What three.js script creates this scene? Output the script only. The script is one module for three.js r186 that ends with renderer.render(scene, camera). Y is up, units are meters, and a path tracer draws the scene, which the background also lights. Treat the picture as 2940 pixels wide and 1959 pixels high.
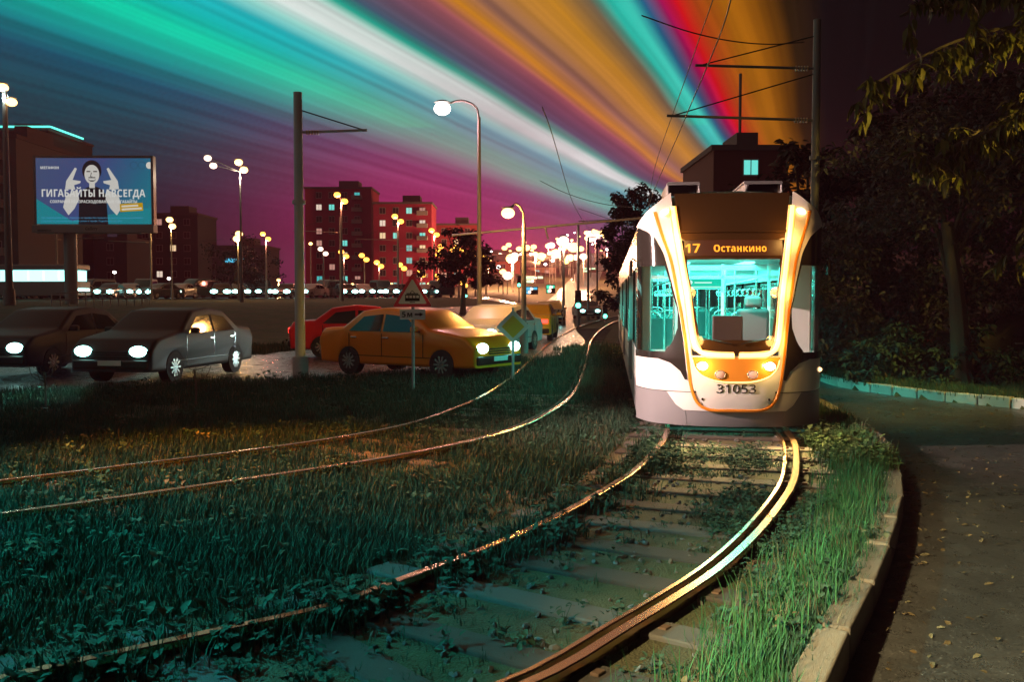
import * as THREE from 'three';
import { mergeGeometries, toCreasedNormals } from 'three/addons/utils/BufferGeometryUtils.js';
import { RoundedBoxGeometry } from 'three/addons/geometries/RoundedBoxGeometry.js';
import { TextGeometry } from 'three/addons/geometries/TextGeometry.js';
import { FontLoader } from 'three/addons/loaders/FontLoader.js';
import { RectAreaLightUniformsLib } from 'three/addons/lights/RectAreaLightUniformsLib.js';

// ---------------------------------------------------------------- camera, sky, exposure
const scene = new THREE.Scene();
const FOCAL = 950, EYE = 1.8;                                   // lens in pixels of a 1024 x 683 picture
const camera = new THREE.PerspectiveCamera(2 * Math.atan(341.5 / FOCAL) * 180 / Math.PI, 1024 / 683, 0.1, 2500);
camera.position.set(0, EYE, 0);
camera.rotation.x = -Math.atan(43.5 / FOCAL);
const renderer = new THREE.WebGLRenderer({ antialias: true });
renderer.toneMapping = THREE.LinearToneMapping;
renderer.toneMappingExposure = 1;
renderer.shadowMap.enabled = true;
RectAreaLightUniformsLib.init();
scene.add(camera);

let seed = 20240611;
const rnd = () => { seed = (seed * 1664525 + 1013904223) >>> 0; return seed / 4294967296; };
const rr = (a, b) => a + (b - a) * rnd();
const clamp = (v, a = 0, b = 1) => Math.min(b, Math.max(a, v));
const sstep = (a, b, v) => { const t = clamp((v - a) / (b - a)); return t * t * (3 - 2 * t); };
const hash = (i, j) => { let h = (i * 374761393 + j * 668265263) | 0; h = Math.imul(h ^ (h >>> 13), 1274126177); return ((h ^ (h >>> 16)) >>> 0) / 4294967296; };
function noise(x, y) {
  const i = Math.floor(x), j = Math.floor(y), u = x - i, v = y - j, a = u * u * (3 - 2 * u), b = v * v * (3 - 2 * v);
  return (hash(i, j) * (1 - a) + hash(i + 1, j) * a) * (1 - b) + (hash(i, j + 1) * (1 - a) + hash(i + 1, j + 1) * a) * b;
}
const fbm = (x, y, n = 4) => { let s = 0, a = 0.5, t = 0; for (let k = 0; k < n; k++) { s += a * noise(x, y); t += a; a *= 0.5; x = x * 2.03 + 17.1; y = y * 2.03 + 9.7; } return s / t; };
const lin = (h) => new THREE.Color(h).toArray();                // sRGB hex to linear

// The night sky: vehicle light trails painted in as long parallel colour bands, their magenta haze low over the street.
{
  const W = 4096, H = 2048, data = new Float32Array(W * H * 4);
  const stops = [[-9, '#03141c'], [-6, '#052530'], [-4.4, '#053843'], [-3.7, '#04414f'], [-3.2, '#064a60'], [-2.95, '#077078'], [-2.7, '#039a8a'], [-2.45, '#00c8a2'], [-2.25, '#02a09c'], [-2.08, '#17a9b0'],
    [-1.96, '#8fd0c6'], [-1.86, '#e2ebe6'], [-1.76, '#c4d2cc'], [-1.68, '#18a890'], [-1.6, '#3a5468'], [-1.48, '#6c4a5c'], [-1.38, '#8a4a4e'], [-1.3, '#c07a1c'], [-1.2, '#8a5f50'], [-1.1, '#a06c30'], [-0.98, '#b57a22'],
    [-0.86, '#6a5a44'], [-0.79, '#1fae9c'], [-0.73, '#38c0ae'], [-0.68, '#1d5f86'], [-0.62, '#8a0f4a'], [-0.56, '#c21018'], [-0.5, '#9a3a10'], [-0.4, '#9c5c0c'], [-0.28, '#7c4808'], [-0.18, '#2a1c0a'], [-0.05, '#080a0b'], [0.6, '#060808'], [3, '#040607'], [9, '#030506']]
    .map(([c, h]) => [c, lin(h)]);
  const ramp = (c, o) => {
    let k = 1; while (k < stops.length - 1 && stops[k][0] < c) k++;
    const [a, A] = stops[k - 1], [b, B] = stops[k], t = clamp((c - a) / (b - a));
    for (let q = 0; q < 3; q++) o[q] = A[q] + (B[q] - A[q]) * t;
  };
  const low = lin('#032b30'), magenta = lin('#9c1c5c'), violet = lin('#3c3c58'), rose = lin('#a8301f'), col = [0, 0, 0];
  for (let r = 0; r < H; r++) {
    const el = ((r + 0.5) / H - 0.5) * Math.PI, dy = Math.sin(el), ce = Math.cos(el);
    for (let k = 0; k < W; k++) {
      const az = ((k + 0.5) / W - 0.5) * 2 * Math.PI, i = (r * W + k) * 4;
      if (dy < -0.02) { data[i] = 0.004; data[i + 1] = 0.006; data[i + 2] = 0.007; data[i + 3] = 1; continue; }
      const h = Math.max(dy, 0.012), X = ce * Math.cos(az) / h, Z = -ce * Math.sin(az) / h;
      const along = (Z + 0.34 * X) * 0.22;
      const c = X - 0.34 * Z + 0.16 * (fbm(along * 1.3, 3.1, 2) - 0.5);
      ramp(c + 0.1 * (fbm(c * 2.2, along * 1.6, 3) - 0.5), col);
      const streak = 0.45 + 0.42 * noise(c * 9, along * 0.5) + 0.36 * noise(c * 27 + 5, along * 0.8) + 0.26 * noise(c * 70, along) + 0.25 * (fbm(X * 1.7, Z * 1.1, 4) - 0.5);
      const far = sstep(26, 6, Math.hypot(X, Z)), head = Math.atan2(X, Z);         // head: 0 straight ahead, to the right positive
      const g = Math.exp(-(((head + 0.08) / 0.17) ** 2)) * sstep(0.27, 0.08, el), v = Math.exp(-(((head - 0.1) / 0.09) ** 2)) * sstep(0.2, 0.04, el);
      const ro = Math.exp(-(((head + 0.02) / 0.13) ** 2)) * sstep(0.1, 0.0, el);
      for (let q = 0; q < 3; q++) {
        const trailBand = 1.18 * col[q] * Math.max(0.1, streak) * far + low[q] * (1 - far) * (head > 0.25 ? 0.15 : 1) * sstep(2.6, 0.8, Math.abs(head));  // painted trail light, fading into the distance
        data[i + q] = (trailBand * (1 - 0.72 * g) + (magenta[q] * g * 1.05 + violet[q] * v * 0.7 + rose[q] * ro * 0.6) * (0.75 + 0.5 * streak - 0.25));
      }
      data[i + 3] = 1;
    }
  }
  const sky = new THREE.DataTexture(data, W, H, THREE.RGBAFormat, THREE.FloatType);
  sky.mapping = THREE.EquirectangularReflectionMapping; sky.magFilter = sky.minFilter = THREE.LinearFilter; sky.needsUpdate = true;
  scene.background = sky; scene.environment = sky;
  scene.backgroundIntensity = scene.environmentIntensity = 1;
}

// ---------------------------------------------------------------- helpers
const V = (x, y, z) => new THREE.Vector3(x, y, z);
const used = new Map();
function numbered(name) {
  const n = used.get(name) ?? 0; used.set(name, n + 1);
  return n ? `${name}_${String(n).padStart(3, '0')}` : name;
}
function tag(o, label, category, group) { o.userData.label = label; o.userData.category = category; if (group) o.userData.group = group; return o; }
function thing(name, label, category, pos = [0, 0, 0], turn = 0, group) {
  const o = new THREE.Group(); o.name = numbered(name); o.position.set(...pos); o.rotation.y = turn; scene.add(o);
  return tag(o, label, category, group);
}
function copy(o, label, pos, turn) {
  const c = o.clone(); c.name = numbered(o.name.replace(/_\d{3}$/, '')); c.userData = { ...o.userData, label: label ?? o.userData.label };
  if (pos) c.position.set(...pos); if (turn !== undefined) c.rotation.y = turn;
  scene.add(c); return c;
}
function flat(g) {
  const n = g.index ? g.toNonIndexed() : g;
  if (!n.attributes.uv) n.setAttribute('uv', new THREE.BufferAttribute(new Float32Array(n.attributes.position.count * 2), 2));
  for (const k of Object.keys(n.attributes)) if (!['position', 'normal', 'uv'].includes(k)) n.deleteAttribute(k);
  n.morphAttributes = {}; n.clearGroups?.();
  return n;
}
const join = (list) => mergeGeometries(list.map(flat));
function mesh(name, geos, m, parent = scene) {
  const o = new THREE.Mesh(Array.isArray(geos) ? (geos.length > 1 ? join(geos) : geos[0]) : geos, m);
  o.name = parent === scene ? numbered(name) : name; o.castShadow = o.receiveShadow = true; parent.add(o); return o;
}
function box(w, h, d, x = 0, y = 0, z = 0, rx = 0, ry = 0, rz = 0) {
  const g = new THREE.BoxGeometry(w, h, d); if (rx) g.rotateX(rx); if (ry) g.rotateY(ry); if (rz) g.rotateZ(rz); return g.translate(x, y, z);
}
function rbox(w, h, d, r, x = 0, y = 0, z = 0, ry = 0) { const g = new RoundedBoxGeometry(w, h, d, 2, r); if (ry) g.rotateY(ry); return g.translate(x, y, z); }
function rod(a, b, r1, r2 = r1, seg = 8) {
  const d = b.clone().sub(a), g = new THREE.CylinderGeometry(r2, r1, d.length(), seg);
  g.applyQuaternion(new THREE.Quaternion().setFromUnitVectors(V(0, 1, 0), d.clone().normalize()));
  return g.translate((a.x + b.x) / 2, (a.y + b.y) / 2, (a.z + b.z) / 2);
}
const tube = (pts, r, seg = 24, rad = 6) => new THREE.TubeGeometry(new THREE.CatmullRomCurve3(pts), seg, r, rad, false);
const ball = (r, x = 0, y = 0, z = 0, a = 10, b = 8) => new THREE.SphereGeometry(r, a, b).translate(x, y, z);
function grid(nu, nv, f, uvf) {                                  // a sheet of nu x nv quads; f(u, v) gives the point
  const p = [], uv = [], ix = [];
  for (let j = 0; j <= nv; j++) for (let i = 0; i <= nu; i++) { const q = f(i / nu, j / nv); p.push(q[0], q[1], q[2]); const t = uvf ? uvf(q, i / nu, j / nv) : [i / nu, j / nv]; uv.push(t[0], t[1]); }
  for (let j = 0; j < nv; j++) for (let i = 0; i < nu; i++) { const a = j * (nu + 1) + i, b = a + 1, c = a + nu + 1, d = c + 1; ix.push(a, b, d, a, d, c); }
  const g = new THREE.BufferGeometry(); g.setAttribute('position', new THREE.Float32BufferAttribute(p, 3)); g.setAttribute('uv', new THREE.Float32BufferAttribute(uv, 2)); g.setIndex(ix); g.computeVertexNormals(); return g;
}
function sweep(path, profile, closed = true) {                   // profile [[across to the right, up], ...] along a path of points
  const n = path.length, m = profile.length, p = [], ix = [];
  for (let k = 0; k < n; k++) {
    const t = path[Math.min(n - 1, k + 1)].clone().sub(path[Math.max(0, k - 1)]); t.y = 0; t.normalize();
    for (const [a, u] of profile) p.push(path[k].x - t.z * a, path[k].y + u, path[k].z + t.x * a);
  }
  const q = closed ? m : m - 1;
  for (let k = 0; k < n - 1; k++) for (let i = 0; i < q; i++) { const a = k * m + i, b = k * m + (i + 1) % m, c = a + m, d = b + m; ix.push(a, c, b, b, c, d); }
  const g = new THREE.BufferGeometry(); g.setAttribute('position', new THREE.Float32BufferAttribute(p, 3)); g.setIndex(ix);
  const f = g.toNonIndexed(); f.computeVertexNormals(); return f;
}
const at = (px, py, d) => V((px - 512) / FOCAL * d, EYE + (298 - py) / FOCAL * d, -d);   // a point at distance d, used to measure the place

// materials
function noiseMap(size, f, srgb = true) {
  const a = new Uint8Array(size * size * 4);
  for (let j = 0; j < size; j++) for (let i = 0; i < size; i++) { const c = f(i / size, j / size); for (let q = 0; q < 3; q++) a[(j * size + i) * 4 + q] = clamp(c[q], 0, 255); a[(j * size + i) * 4 + 3] = 255; }
  const t = new THREE.DataTexture(a, size, size); t.wrapS = t.wrapT = THREE.RepeatWrapping; t.magFilter = THREE.LinearFilter; t.minFilter = THREE.LinearMipmapLinearFilter; t.generateMipmaps = true;
  if (srgb) t.colorSpace = THREE.SRGBColorSpace; t.needsUpdate = true; return t;
}
const tile = (f, x, y, p) => {                                   // makes a noise repeat without a seam
  const a = f(x, y), b = f(x - p, y), c = f(x, y - p), d = f(x - p, y - p), u = x / p, v = y / p;
  return (a * (1 - u) + b * u) * (1 - v) + (c * (1 - u) + d * u) * v;
};
const grain = noiseMap(512, (u, v) => { const n = 255 * clamp(0.15 + 0.7 * tile((x, y) => fbm(x, y, 5), u * 24, v * 24, 24) + 0.3 * (hash(u * 512 | 0, v * 512 | 0) - 0.5)); return [n, n, n]; }, false);
const soilMap = noiseMap(512, (u, v) => {
  const n = tile((x, y) => fbm(x, y, 5), u * 14, v * 14, 14), m = tile((x, y) => fbm(x + 40, y, 3), u * 5, v * 5, 5), s = hash(u * 512 | 0, v * 512 | 0);
  const g = sstep(0.4, 0.6, m); return [70 + 60 * n - 26 * g + 26 * s, 66 + 54 * n - 4 * g + 24 * s, 48 + 40 * n - 14 * g + 18 * s];
});
const asphaltMap = noiseMap(512, (u, v) => {
  const n = tile((x, y) => fbm(x, y, 4), u * 9, v * 9, 9), s = hash(u * 512 | 0, v * 512 | 0), t = hash((u * 256 | 0) + 900, v * 256 | 0);
  const c = 62 + 34 * (n - 0.5) + 30 * (s - 0.5) + 22 * (t - 0.5) + (t > 0.985 ? 36 : 0); return [c, c * 0.98, c * 0.95];
});
const std = (color, roughness = 0.6, metalness = 0, extra = {}) => { const m = new THREE.MeshStandardMaterial({ roughness, metalness, side: THREE.DoubleSide, ...extra }); if (Array.isArray(color)) m.color.setRGB(...color); else m.color.set(color); return m; };
const glow = (rgb, k = 1) => { const m = new THREE.MeshStandardMaterial({ roughness: 0.5 }); m.color.setRGB(0.3, 0.3, 0.3); m.emissive.setRGB(...rgb); m.emissiveIntensity = k; return m; };
const glass = (extra = {}) => new THREE.MeshPhysicalMaterial({ transmission: 1, thickness: 0, roughness: 0.03, ior: 1.5, side: THREE.DoubleSide, ...extra });
const M = {
  white: std([0.72, 0.7, 0.7], 0.28), grey: std([0.22, 0.22, 0.24], 0.4), black: std([0.022, 0.018, 0.016], 0.2), rubber: std([0.02, 0.02, 0.02], 0.8), amberTrim: std([0.75, 0.25, 0.02], 0.35),
  steel: std([0.5, 0.31, 0.16], 0.95, 1, { roughnessMap: grain }), rust: std([0.09, 0.05, 0.03], 0.85), galv: std([0.32, 0.32, 0.33], 0.55, 0.4), pole: std([0.2, 0.19, 0.19], 0.6, 0.2), concrete: std([0.085, 0.075, 0.065], 0.9, 0, { bumpMap: grain, bumpScale: 0.006 }),  // steel: orange tint painted in for lamp reflections along the rails
  wood: std([0.05, 0.04, 0.032], 0.9, 0, { bumpMap: grain, bumpScale: 0.01 }), bark: std([0.1, 0.08, 0.06], 0.95, 0, { bumpMap: grain, bumpScale: 0.02 }), glass: glass(), darkGlass: std([0.02, 0.025, 0.03], 0.06), wire: std([0.03, 0.03, 0.03], 0.5, 0.5),
  interior: std([0.6, 0.62, 0.62], 0.4), seat: std([0.05, 0.2, 0.19], 0.7), rail: std([0.75, 0.75, 0.72], 0.25, 0.8),
  lampAmber: glow([1, 0.4, 0.05], 4.5), lampWarm: glow([1, 0.55, 0.18], 5), lampPink: glow([1, 0.66, 0.5], 3.2), lampWhite: glow([1, 0.92, 0.85], 9), headTeal: glow([0.4, 1, 0.9], 11), tail: glow([1, 0.03, 0.02], 4), led: glow([1, 0.52, 0.13], 4.2), ledCyan: glow([0.1, 0.95, 0.75], 1.6),
};
// ---------------------------------------------------------------- the large structure: ground, tracks, roads, kerbs
const spline = (pts, n) => { const c = new THREE.CatmullRomCurve3(pts.map(([x, d]) => V(x, 0, -d)), false, 'centripetal'); return c.getSpacedPoints(n); };
const offsetPath = (path, a, y = 0) => path.map((p, k) => { const t = path[Math.min(path.length - 1, k + 1)].clone().sub(path[Math.max(0, k - 1)]); t.y = 0; t.normalize(); return V(p.x - t.z * a, p.y + y, p.z + t.x * a); });
// right rail of each track from the camera outwards, as (x, distance)
const railA = spline([[-9, -1.4], [-5, 0.8], [-2.4, 2.25], [-0.72, 3.5], [0.1, 4.17], [0.61, 4.88], [0.9, 5.3], [1.27, 5.87], [1.68, 6.63], [2.17, 7.68], [2.62, 8.77], [3.03, 10.05], [3.37, 11.3], [3.62, 12.7], [4.4, 20], [6.5, 40], [9.6, 62], [16, 95]], 420);
const railB = spline([[-26, 0.2], [-13.5, 2.4], [-6.8, 5.4], [-4.1, 7.4], [-2.8, 8.6], [-1.25, 10.2], [-0.1, 12], [0.62, 14.4], [0.95, 16], [1.42, 19.6], [3.4, 40], [6.4, 62], [12.6, 95]], 420);
const kerbNear = spline([[-0.2, 0.6], [0.62, 2.6], [1.28, 4.2], [1.55, 4.72], [1.92, 5.4], [2.36, 6.25], [2.88, 7.3], [3.46, 8.6], [4.1, 10.3], [4.75, 12.7], [5.6, 20], [8.2, 45], [13, 75]], 300);
const kerbFar = spline([[26, 2], [14, 9.6], [8.84, 16.4], [7.75, 18.2], [7.1, 20.4], [7.5, 24], [10, 34], [14, 52], [20, 80]], 300);
const streetMid = spline([[-60, 19.5], [-30, 20.5], [-14, 21.5], [-7.5, 23.5], [-3.6, 28], [-1.9, 36], [-1.2, 50], [0.6, 80], [6, 140], [16, 240], [32, 380], [44, 520]], 300);
const highMid = spline([[-150, 96], [-90, 98], [-50, 101], [-25, 106], [-12, 122], [-4, 160]], 160);
const near = (path) => { const a = path.map((p) => [p.x, -p.z]); return (d) => { for (let k = 1; k < a.length; k++) if ((a[k - 1][1] - d) * (a[k][1] - d) <= 0) { const t = (d - a[k - 1][1]) / (a[k][1] - a[k - 1][1] || 1); return a[k - 1][0] + t * (a[k][0] - a[k - 1][0]); } return null; }; };
const kerbNearX = near(kerbNear), kerbFarX = near(kerbFar);
const distTo = (path, step = 3) => (x, d) => { let m = 1e9; for (let k = 0; k < path.length; k += step) m = Math.min(m, (path[k].x - x) ** 2 + (path[k].z + d) ** 2); return Math.sqrt(m); };
const toA = distTo(offsetPath(railA, -0.76)), toB = distTo(offsetPath(railB, -0.76)), toStreet = distTo(streetMid), toKerb = distTo(kerbNear, 2), toFar = distTo(kerbFar, 2);
const ROAD_Y = -0.13;
function inRoad(x, d) {                                          // the lane on the right, between its two kerbs
  if (d < -3 || d > 74) return false;
  const a = kerbNearX(d), b = d > 20.4 ? kerbFarX(d) : null;
  if (a === null) return d <= 0.6 ? x > -0.3 : false;
  if (x < a) return false;
  let f = b;
  if (d <= 20.4) { f = 1e9; for (let k = 1; k < kerbFar.length; k++) { const p = kerbFar[k - 1], q = kerbFar[k]; if ((-p.z - d) * (-q.z - d) <= 0 && -p.z <= 20.6) { f = p.x + (q.x - p.x) * ((d + p.z) / ((-q.z + p.z) || 1)); break; } } }
  return x < f;
}
function lie(x, d) {                                             // height of the land
  const side = x + 6 + 0.03 * d;
  let y = (1.45 * sstep(33, 66, d) + 0.3 * sstep(70, 112, d)) * sstep(2, -8, x + 3 - 0.04 * d);
  const q = x / Math.max(d, 1);
  y += 25 * sstep(150, 560, d) * sstep(-0.13, -0.02, q) + 3 * sstep(300, 700, d);
  y += 0.05 * (fbm(x * 0.5, d * 0.5, 3) - 0.5) * sstep(3, 9, d) * (toKerb(x, d) > 0.6 && toA(x, d) > 1.3 && toB(x, d) > 1.3 && toStreet(x, d) > 6 && toFar(x, d) > 0.6 ? 1 : 0);
  return y;
}
const soil = std([1, 1, 1], 0.95, 0, { map: soilMap, bumpMap: grain, bumpScale: 0.03 });
soil.color.setRGB(0.36, 0.38, 0.3);
{
  const rows = 330, cols = 360;
  const g = grid(cols, rows, (u, v) => {
    const d = -9 + 24 * v + (v > 0.6 ? 0 : 0) + 620 * Math.pow(v, 5.2), w = Math.max(9, (d + 10) * 0.85), t = u * 2 - 1, x = t * w;
    const drop = inRoad(x, d) ? 0.34 : 0;
    return [x, lie(x, d) - drop, -d];
  }, (q) => [q[0] / 3.1, q[2] / 3.1]);
  mesh('ground', g, soil).userData.kind = 'structure';
}
const ribbon = (path, l, r, nx, lift, hf = lie) => grid(nx, path.length - 1, (u, v) => {
  const k = Math.round(v * (path.length - 1)), t = path[Math.min(path.length - 1, k + 1)].clone().sub(path[Math.max(0, k - 1)]).setY(0).normalize(), a = l + (r - l) * u;
  const x = path[k].x - t.z * a, z = path[k].z + t.x * a; return [x, hf(x, -z) + lift, z];
}, (q) => [q[0] / 2.3, q[2] / 2.3]);
const asphalt = std([0.85, 0.8, 0.75], 0.62, 0, { map: asphaltMap, bumpMap: grain, bumpScale: 0.008, roughnessMap: grain }), wetAsphalt = std([0.8, 0.8, 0.8], 0.7, 0, { map: asphaltMap, bumpMap: grain, bumpScale: 0.004, roughnessMap: grain });
mesh('road', grid(50, 90, (u, v) => { const d = -4 + 79 * Math.pow(v, 1.5), a = (kerbNearX(d) ?? -0.4), b = d > 20.4 ? kerbFarX(d) ?? a + 9 : 13 + 9 * sstep(20, 9, d); return [a + 0.02 + (Math.max(b, a + 1) - a) * u, ROAD_Y, -d]; }, (q) => [q[0] / 2.3, q[2] / 2.3]), wetAsphalt).userData.kind = 'structure';
mesh('street', ribbon(streetMid, -4.6, 4.6, 14, 0.04), asphalt).userData.kind = 'structure';
mesh('highway', ribbon(highMid, -7, 7, 10, 0.05), asphalt).userData.kind = 'structure';
{ // white lane marks on the street
  const paint = std([0.55, 0.55, 0.52], 0.7), marks = [];
  for (let k = 20; k < 210; k += 7) { const a = streetMid[k], b = streetMid[k + 3]; if (a.distanceTo(b) > 14) continue; const y = lie(a.x, -a.z) + 0.046, m = V((a.x + b.x) / 2, y, (a.z + b.z) / 2); marks.push(box(0.14, 0.006, Math.min(3, a.distanceTo(b)), m.x, m.y, m.z, 0, Math.atan2(b.x - a.x, b.z - a.z))); }
  mesh('lane_marking', marks, paint).userData.kind = 'structure';
}
// kerbs, stone by stone
const stoneMats = [[0.21, 0.17, 0.13], [0.17, 0.14, 0.11], [0.24, 0.2, 0.155], [0.15, 0.12, 0.095]].map((c) => std(c, 0.92, 0, { bumpMap: grain, bumpScale: 0.008 }));
function kerb(name, label, path, len, top, until, m) {
  const k = thing(name, label, 'kerb'); let acc = 0, a = path[0], n = 0;
  const long = [0.97, 0.94, 0.985].map((f) => new RoundedBoxGeometry(0.17, 0.5, len * f, 2, 0.022));
  for (let i = 1; i < path.length && n < until; i++) {
    acc = a.distanceTo(path[i]); if (acc < len) continue;
    const b = a.clone().lerp(path[i], len / acc), s = mesh('kerb_stone', long[n % 3], m[(n * 7 + (n >> 1)) % m.length], k);
    s.position.set((a.x + b.x) / 2, top - 0.25 + rr(-0.008, 0.008), (a.z + b.z) / 2); s.rotation.set(rr(-0.012, 0.012), Math.atan2(b.x - a.x, b.z - a.z) + rr(-0.012, 0.012), rr(-0.02, 0.02)); a = b; n++; i--;
  }
}
kerb('near_kerb'.replace('near_', ''), 'long curving kerb of worn brown stones between the track grass and the road', offsetPath(kerbNear, 0.02), 0.95, 0.06, 40, stoneMats);
kerb('kerb', 'pale kerb of short stones along the far side of the road below the shrubs', offsetPath(kerbFar, 0.05), 0.62, 0.05, 70, [[0.5, 0.48, 0.46], [0.42, 0.4, 0.39], [0.55, 0.53, 0.5]].map((c) => std(c, 0.9, 0, { bumpMap: grain, bumpScale: 0.008 })));
// tram tracks: sleepers, rails with grooved guard rails
function track(label, right, guard, sleepersUpTo) {
  const t = thing('tram_track', label, 'tram track'), left = offsetPath(right, -1.52);
  const prof = [[-0.075, -0.06], [-0.075, -0.045], [-0.012, -0.03], [-0.012, 0.045], [-0.035, 0.06], [-0.035, 0.09], [-0.028, 0.096], [0.028, 0.096], [0.035, 0.09], [0.035, 0.06], [0.012, 0.045], [0.012, -0.03], [0.075, -0.045], [0.075, -0.06]];
  const slim = [[-0.02, -0.04], [-0.02, 0.07], [-0.014, 0.078], [0.014, 0.078], [0.02, 0.07], [0.02, -0.04]];
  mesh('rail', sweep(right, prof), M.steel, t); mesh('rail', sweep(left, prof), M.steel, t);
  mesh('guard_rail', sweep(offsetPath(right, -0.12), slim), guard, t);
  const len = new RoundedBoxGeometry(2.5, 0.16, 0.24, 1, 0.015); let last = right[0]; const clips = [];
  for (let k = 1, n = 0; k < right.length && n < sleepersUpTo; k++) {
    if (last.distanceTo(right[k]) < 0.62) continue; last = right[k];
    const a = left[k], s = mesh('sleeper', len, n % 3 ? M.wood : M.concrete, t); s.position.set((a.x + last.x) / 2, -0.055 + rr(-0.012, 0.006), (a.z + last.z) / 2);
    s.rotation.y = Math.atan2(-(last.z - a.z), last.x - a.x) + rr(-0.02, 0.02); n++;
    for (const p of [a, last]) for (const e of [-0.09, 0.09]) clips.push(rbox(0.05, 0.03, 0.07, 0.008, p.x + (last.x - a.x) / 1.52 * e, 0.022, p.z + (last.z - a.z) / 1.52 * e, s.rotation.y));
  }
  const c = mesh('rail_clip', clips, M.rust, t); c.userData.kind = 'stuff';
  return t;
}
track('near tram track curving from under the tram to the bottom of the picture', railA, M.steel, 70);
track('left tram track curving past the grass toward the street lamps, empty', railB, M.rust, 90);

// ---------------------------------------------------------------- unseen lamps outside the frame; teal, amber and camera side ones added to light the ground
function bigLamp(label, [x, d], h, towards, color, power, angle, blend, headMat, poleTurn) {
  const t = thing('street_lamp', label, 'street lamp', [x, lie(x, d), -d], 0, undefined);
  mesh('pole', [rod(V(0, 0, 0), V(0, h, 0), 0.11, 0.07, 12), rod(V(0, 0, 0), V(0, 0.7, 0), 0.17, 0.15, 12)], M.galv, t);
  const e = V(Math.sin(poleTurn) * 1.2, h + 0.25, Math.cos(poleTurn) * 1.2);
  mesh('arm', tube([V(0, h - 0.1, 0), V(e.x * 0.3, h + 0.2, e.z * 0.3), e], 0.045), M.galv, t);
  mesh('lamp_head', rbox(0.34, 0.14, 0.72, 0.05, e.x, e.y, e.z, poleTurn), M.pole, t);
  mesh('lamp_lens', rbox(0.26, 0.03, 0.56, 0.012, e.x, e.y - 0.085, e.z, poleTurn), headMat, t);
  const l = new THREE.SpotLight(new THREE.Color().setRGB(...color), power, 0, angle, blend, 2); l.position.set(x + e.x, lie(x, d) + e.y - 0.12, -d + e.z); l.target.position.set(...towards); l.castShadow = true; l.shadow.radius = 9; scene.add(l, l.target);
}
bigLamp('unseen lamp added on the left to wash the grass with teal light', [-11.5, 6.2], 6.2, [-4.4, 0, -5.2], [0.0, 0.72, 0.78], 1150, 0.74, 0.9, glow([0.1, 1, 0.8], 4), 1.57);  // invented lamp for the teal wash of passing tram light
bigLamp('tall street lamp out of view on the left with pinkish light', [-13.5, 10.2], 6.2, [2.4, 1.5, -12.3], [1, 0.64, 0.54], 4800, 0.2, 0.8, glow([1, 0.8, 0.7], 4), 1.57);
bigLamp('street lamp out of view on the right with yellow light', [12.6, 11], 6.4, [8.1, 3.7, -14.8], [1, 0.66, 0.1], 800, 0.5, 0.7, glow([1, 0.7, 0.25], 4), -1.2);
bigLamp('unseen lamp added on the left to throw amber light over the left track', [-9.6, 11.2], 6.6, [-2.6, 0, -10.2], [1, 0.25, 0.0], 2200, 0.36, 0.9, glow([1, 0.5, 0.1], 4), 1.57);  // invented lamp; its amber pool replaces the light streak on the ground
bigLamp('unseen lamp added beside the camera on the left to light kerb and road', [-6.2, 0.4], 5.2, [5.0, 0, -6.2], [1, 0.8, 0.4], 2300, 0.3, 0.6, glow([1, 0.8, 0.5], 4), 1.2);  // added lamp, brightens the asphalt and throws the kerb shadow
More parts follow.
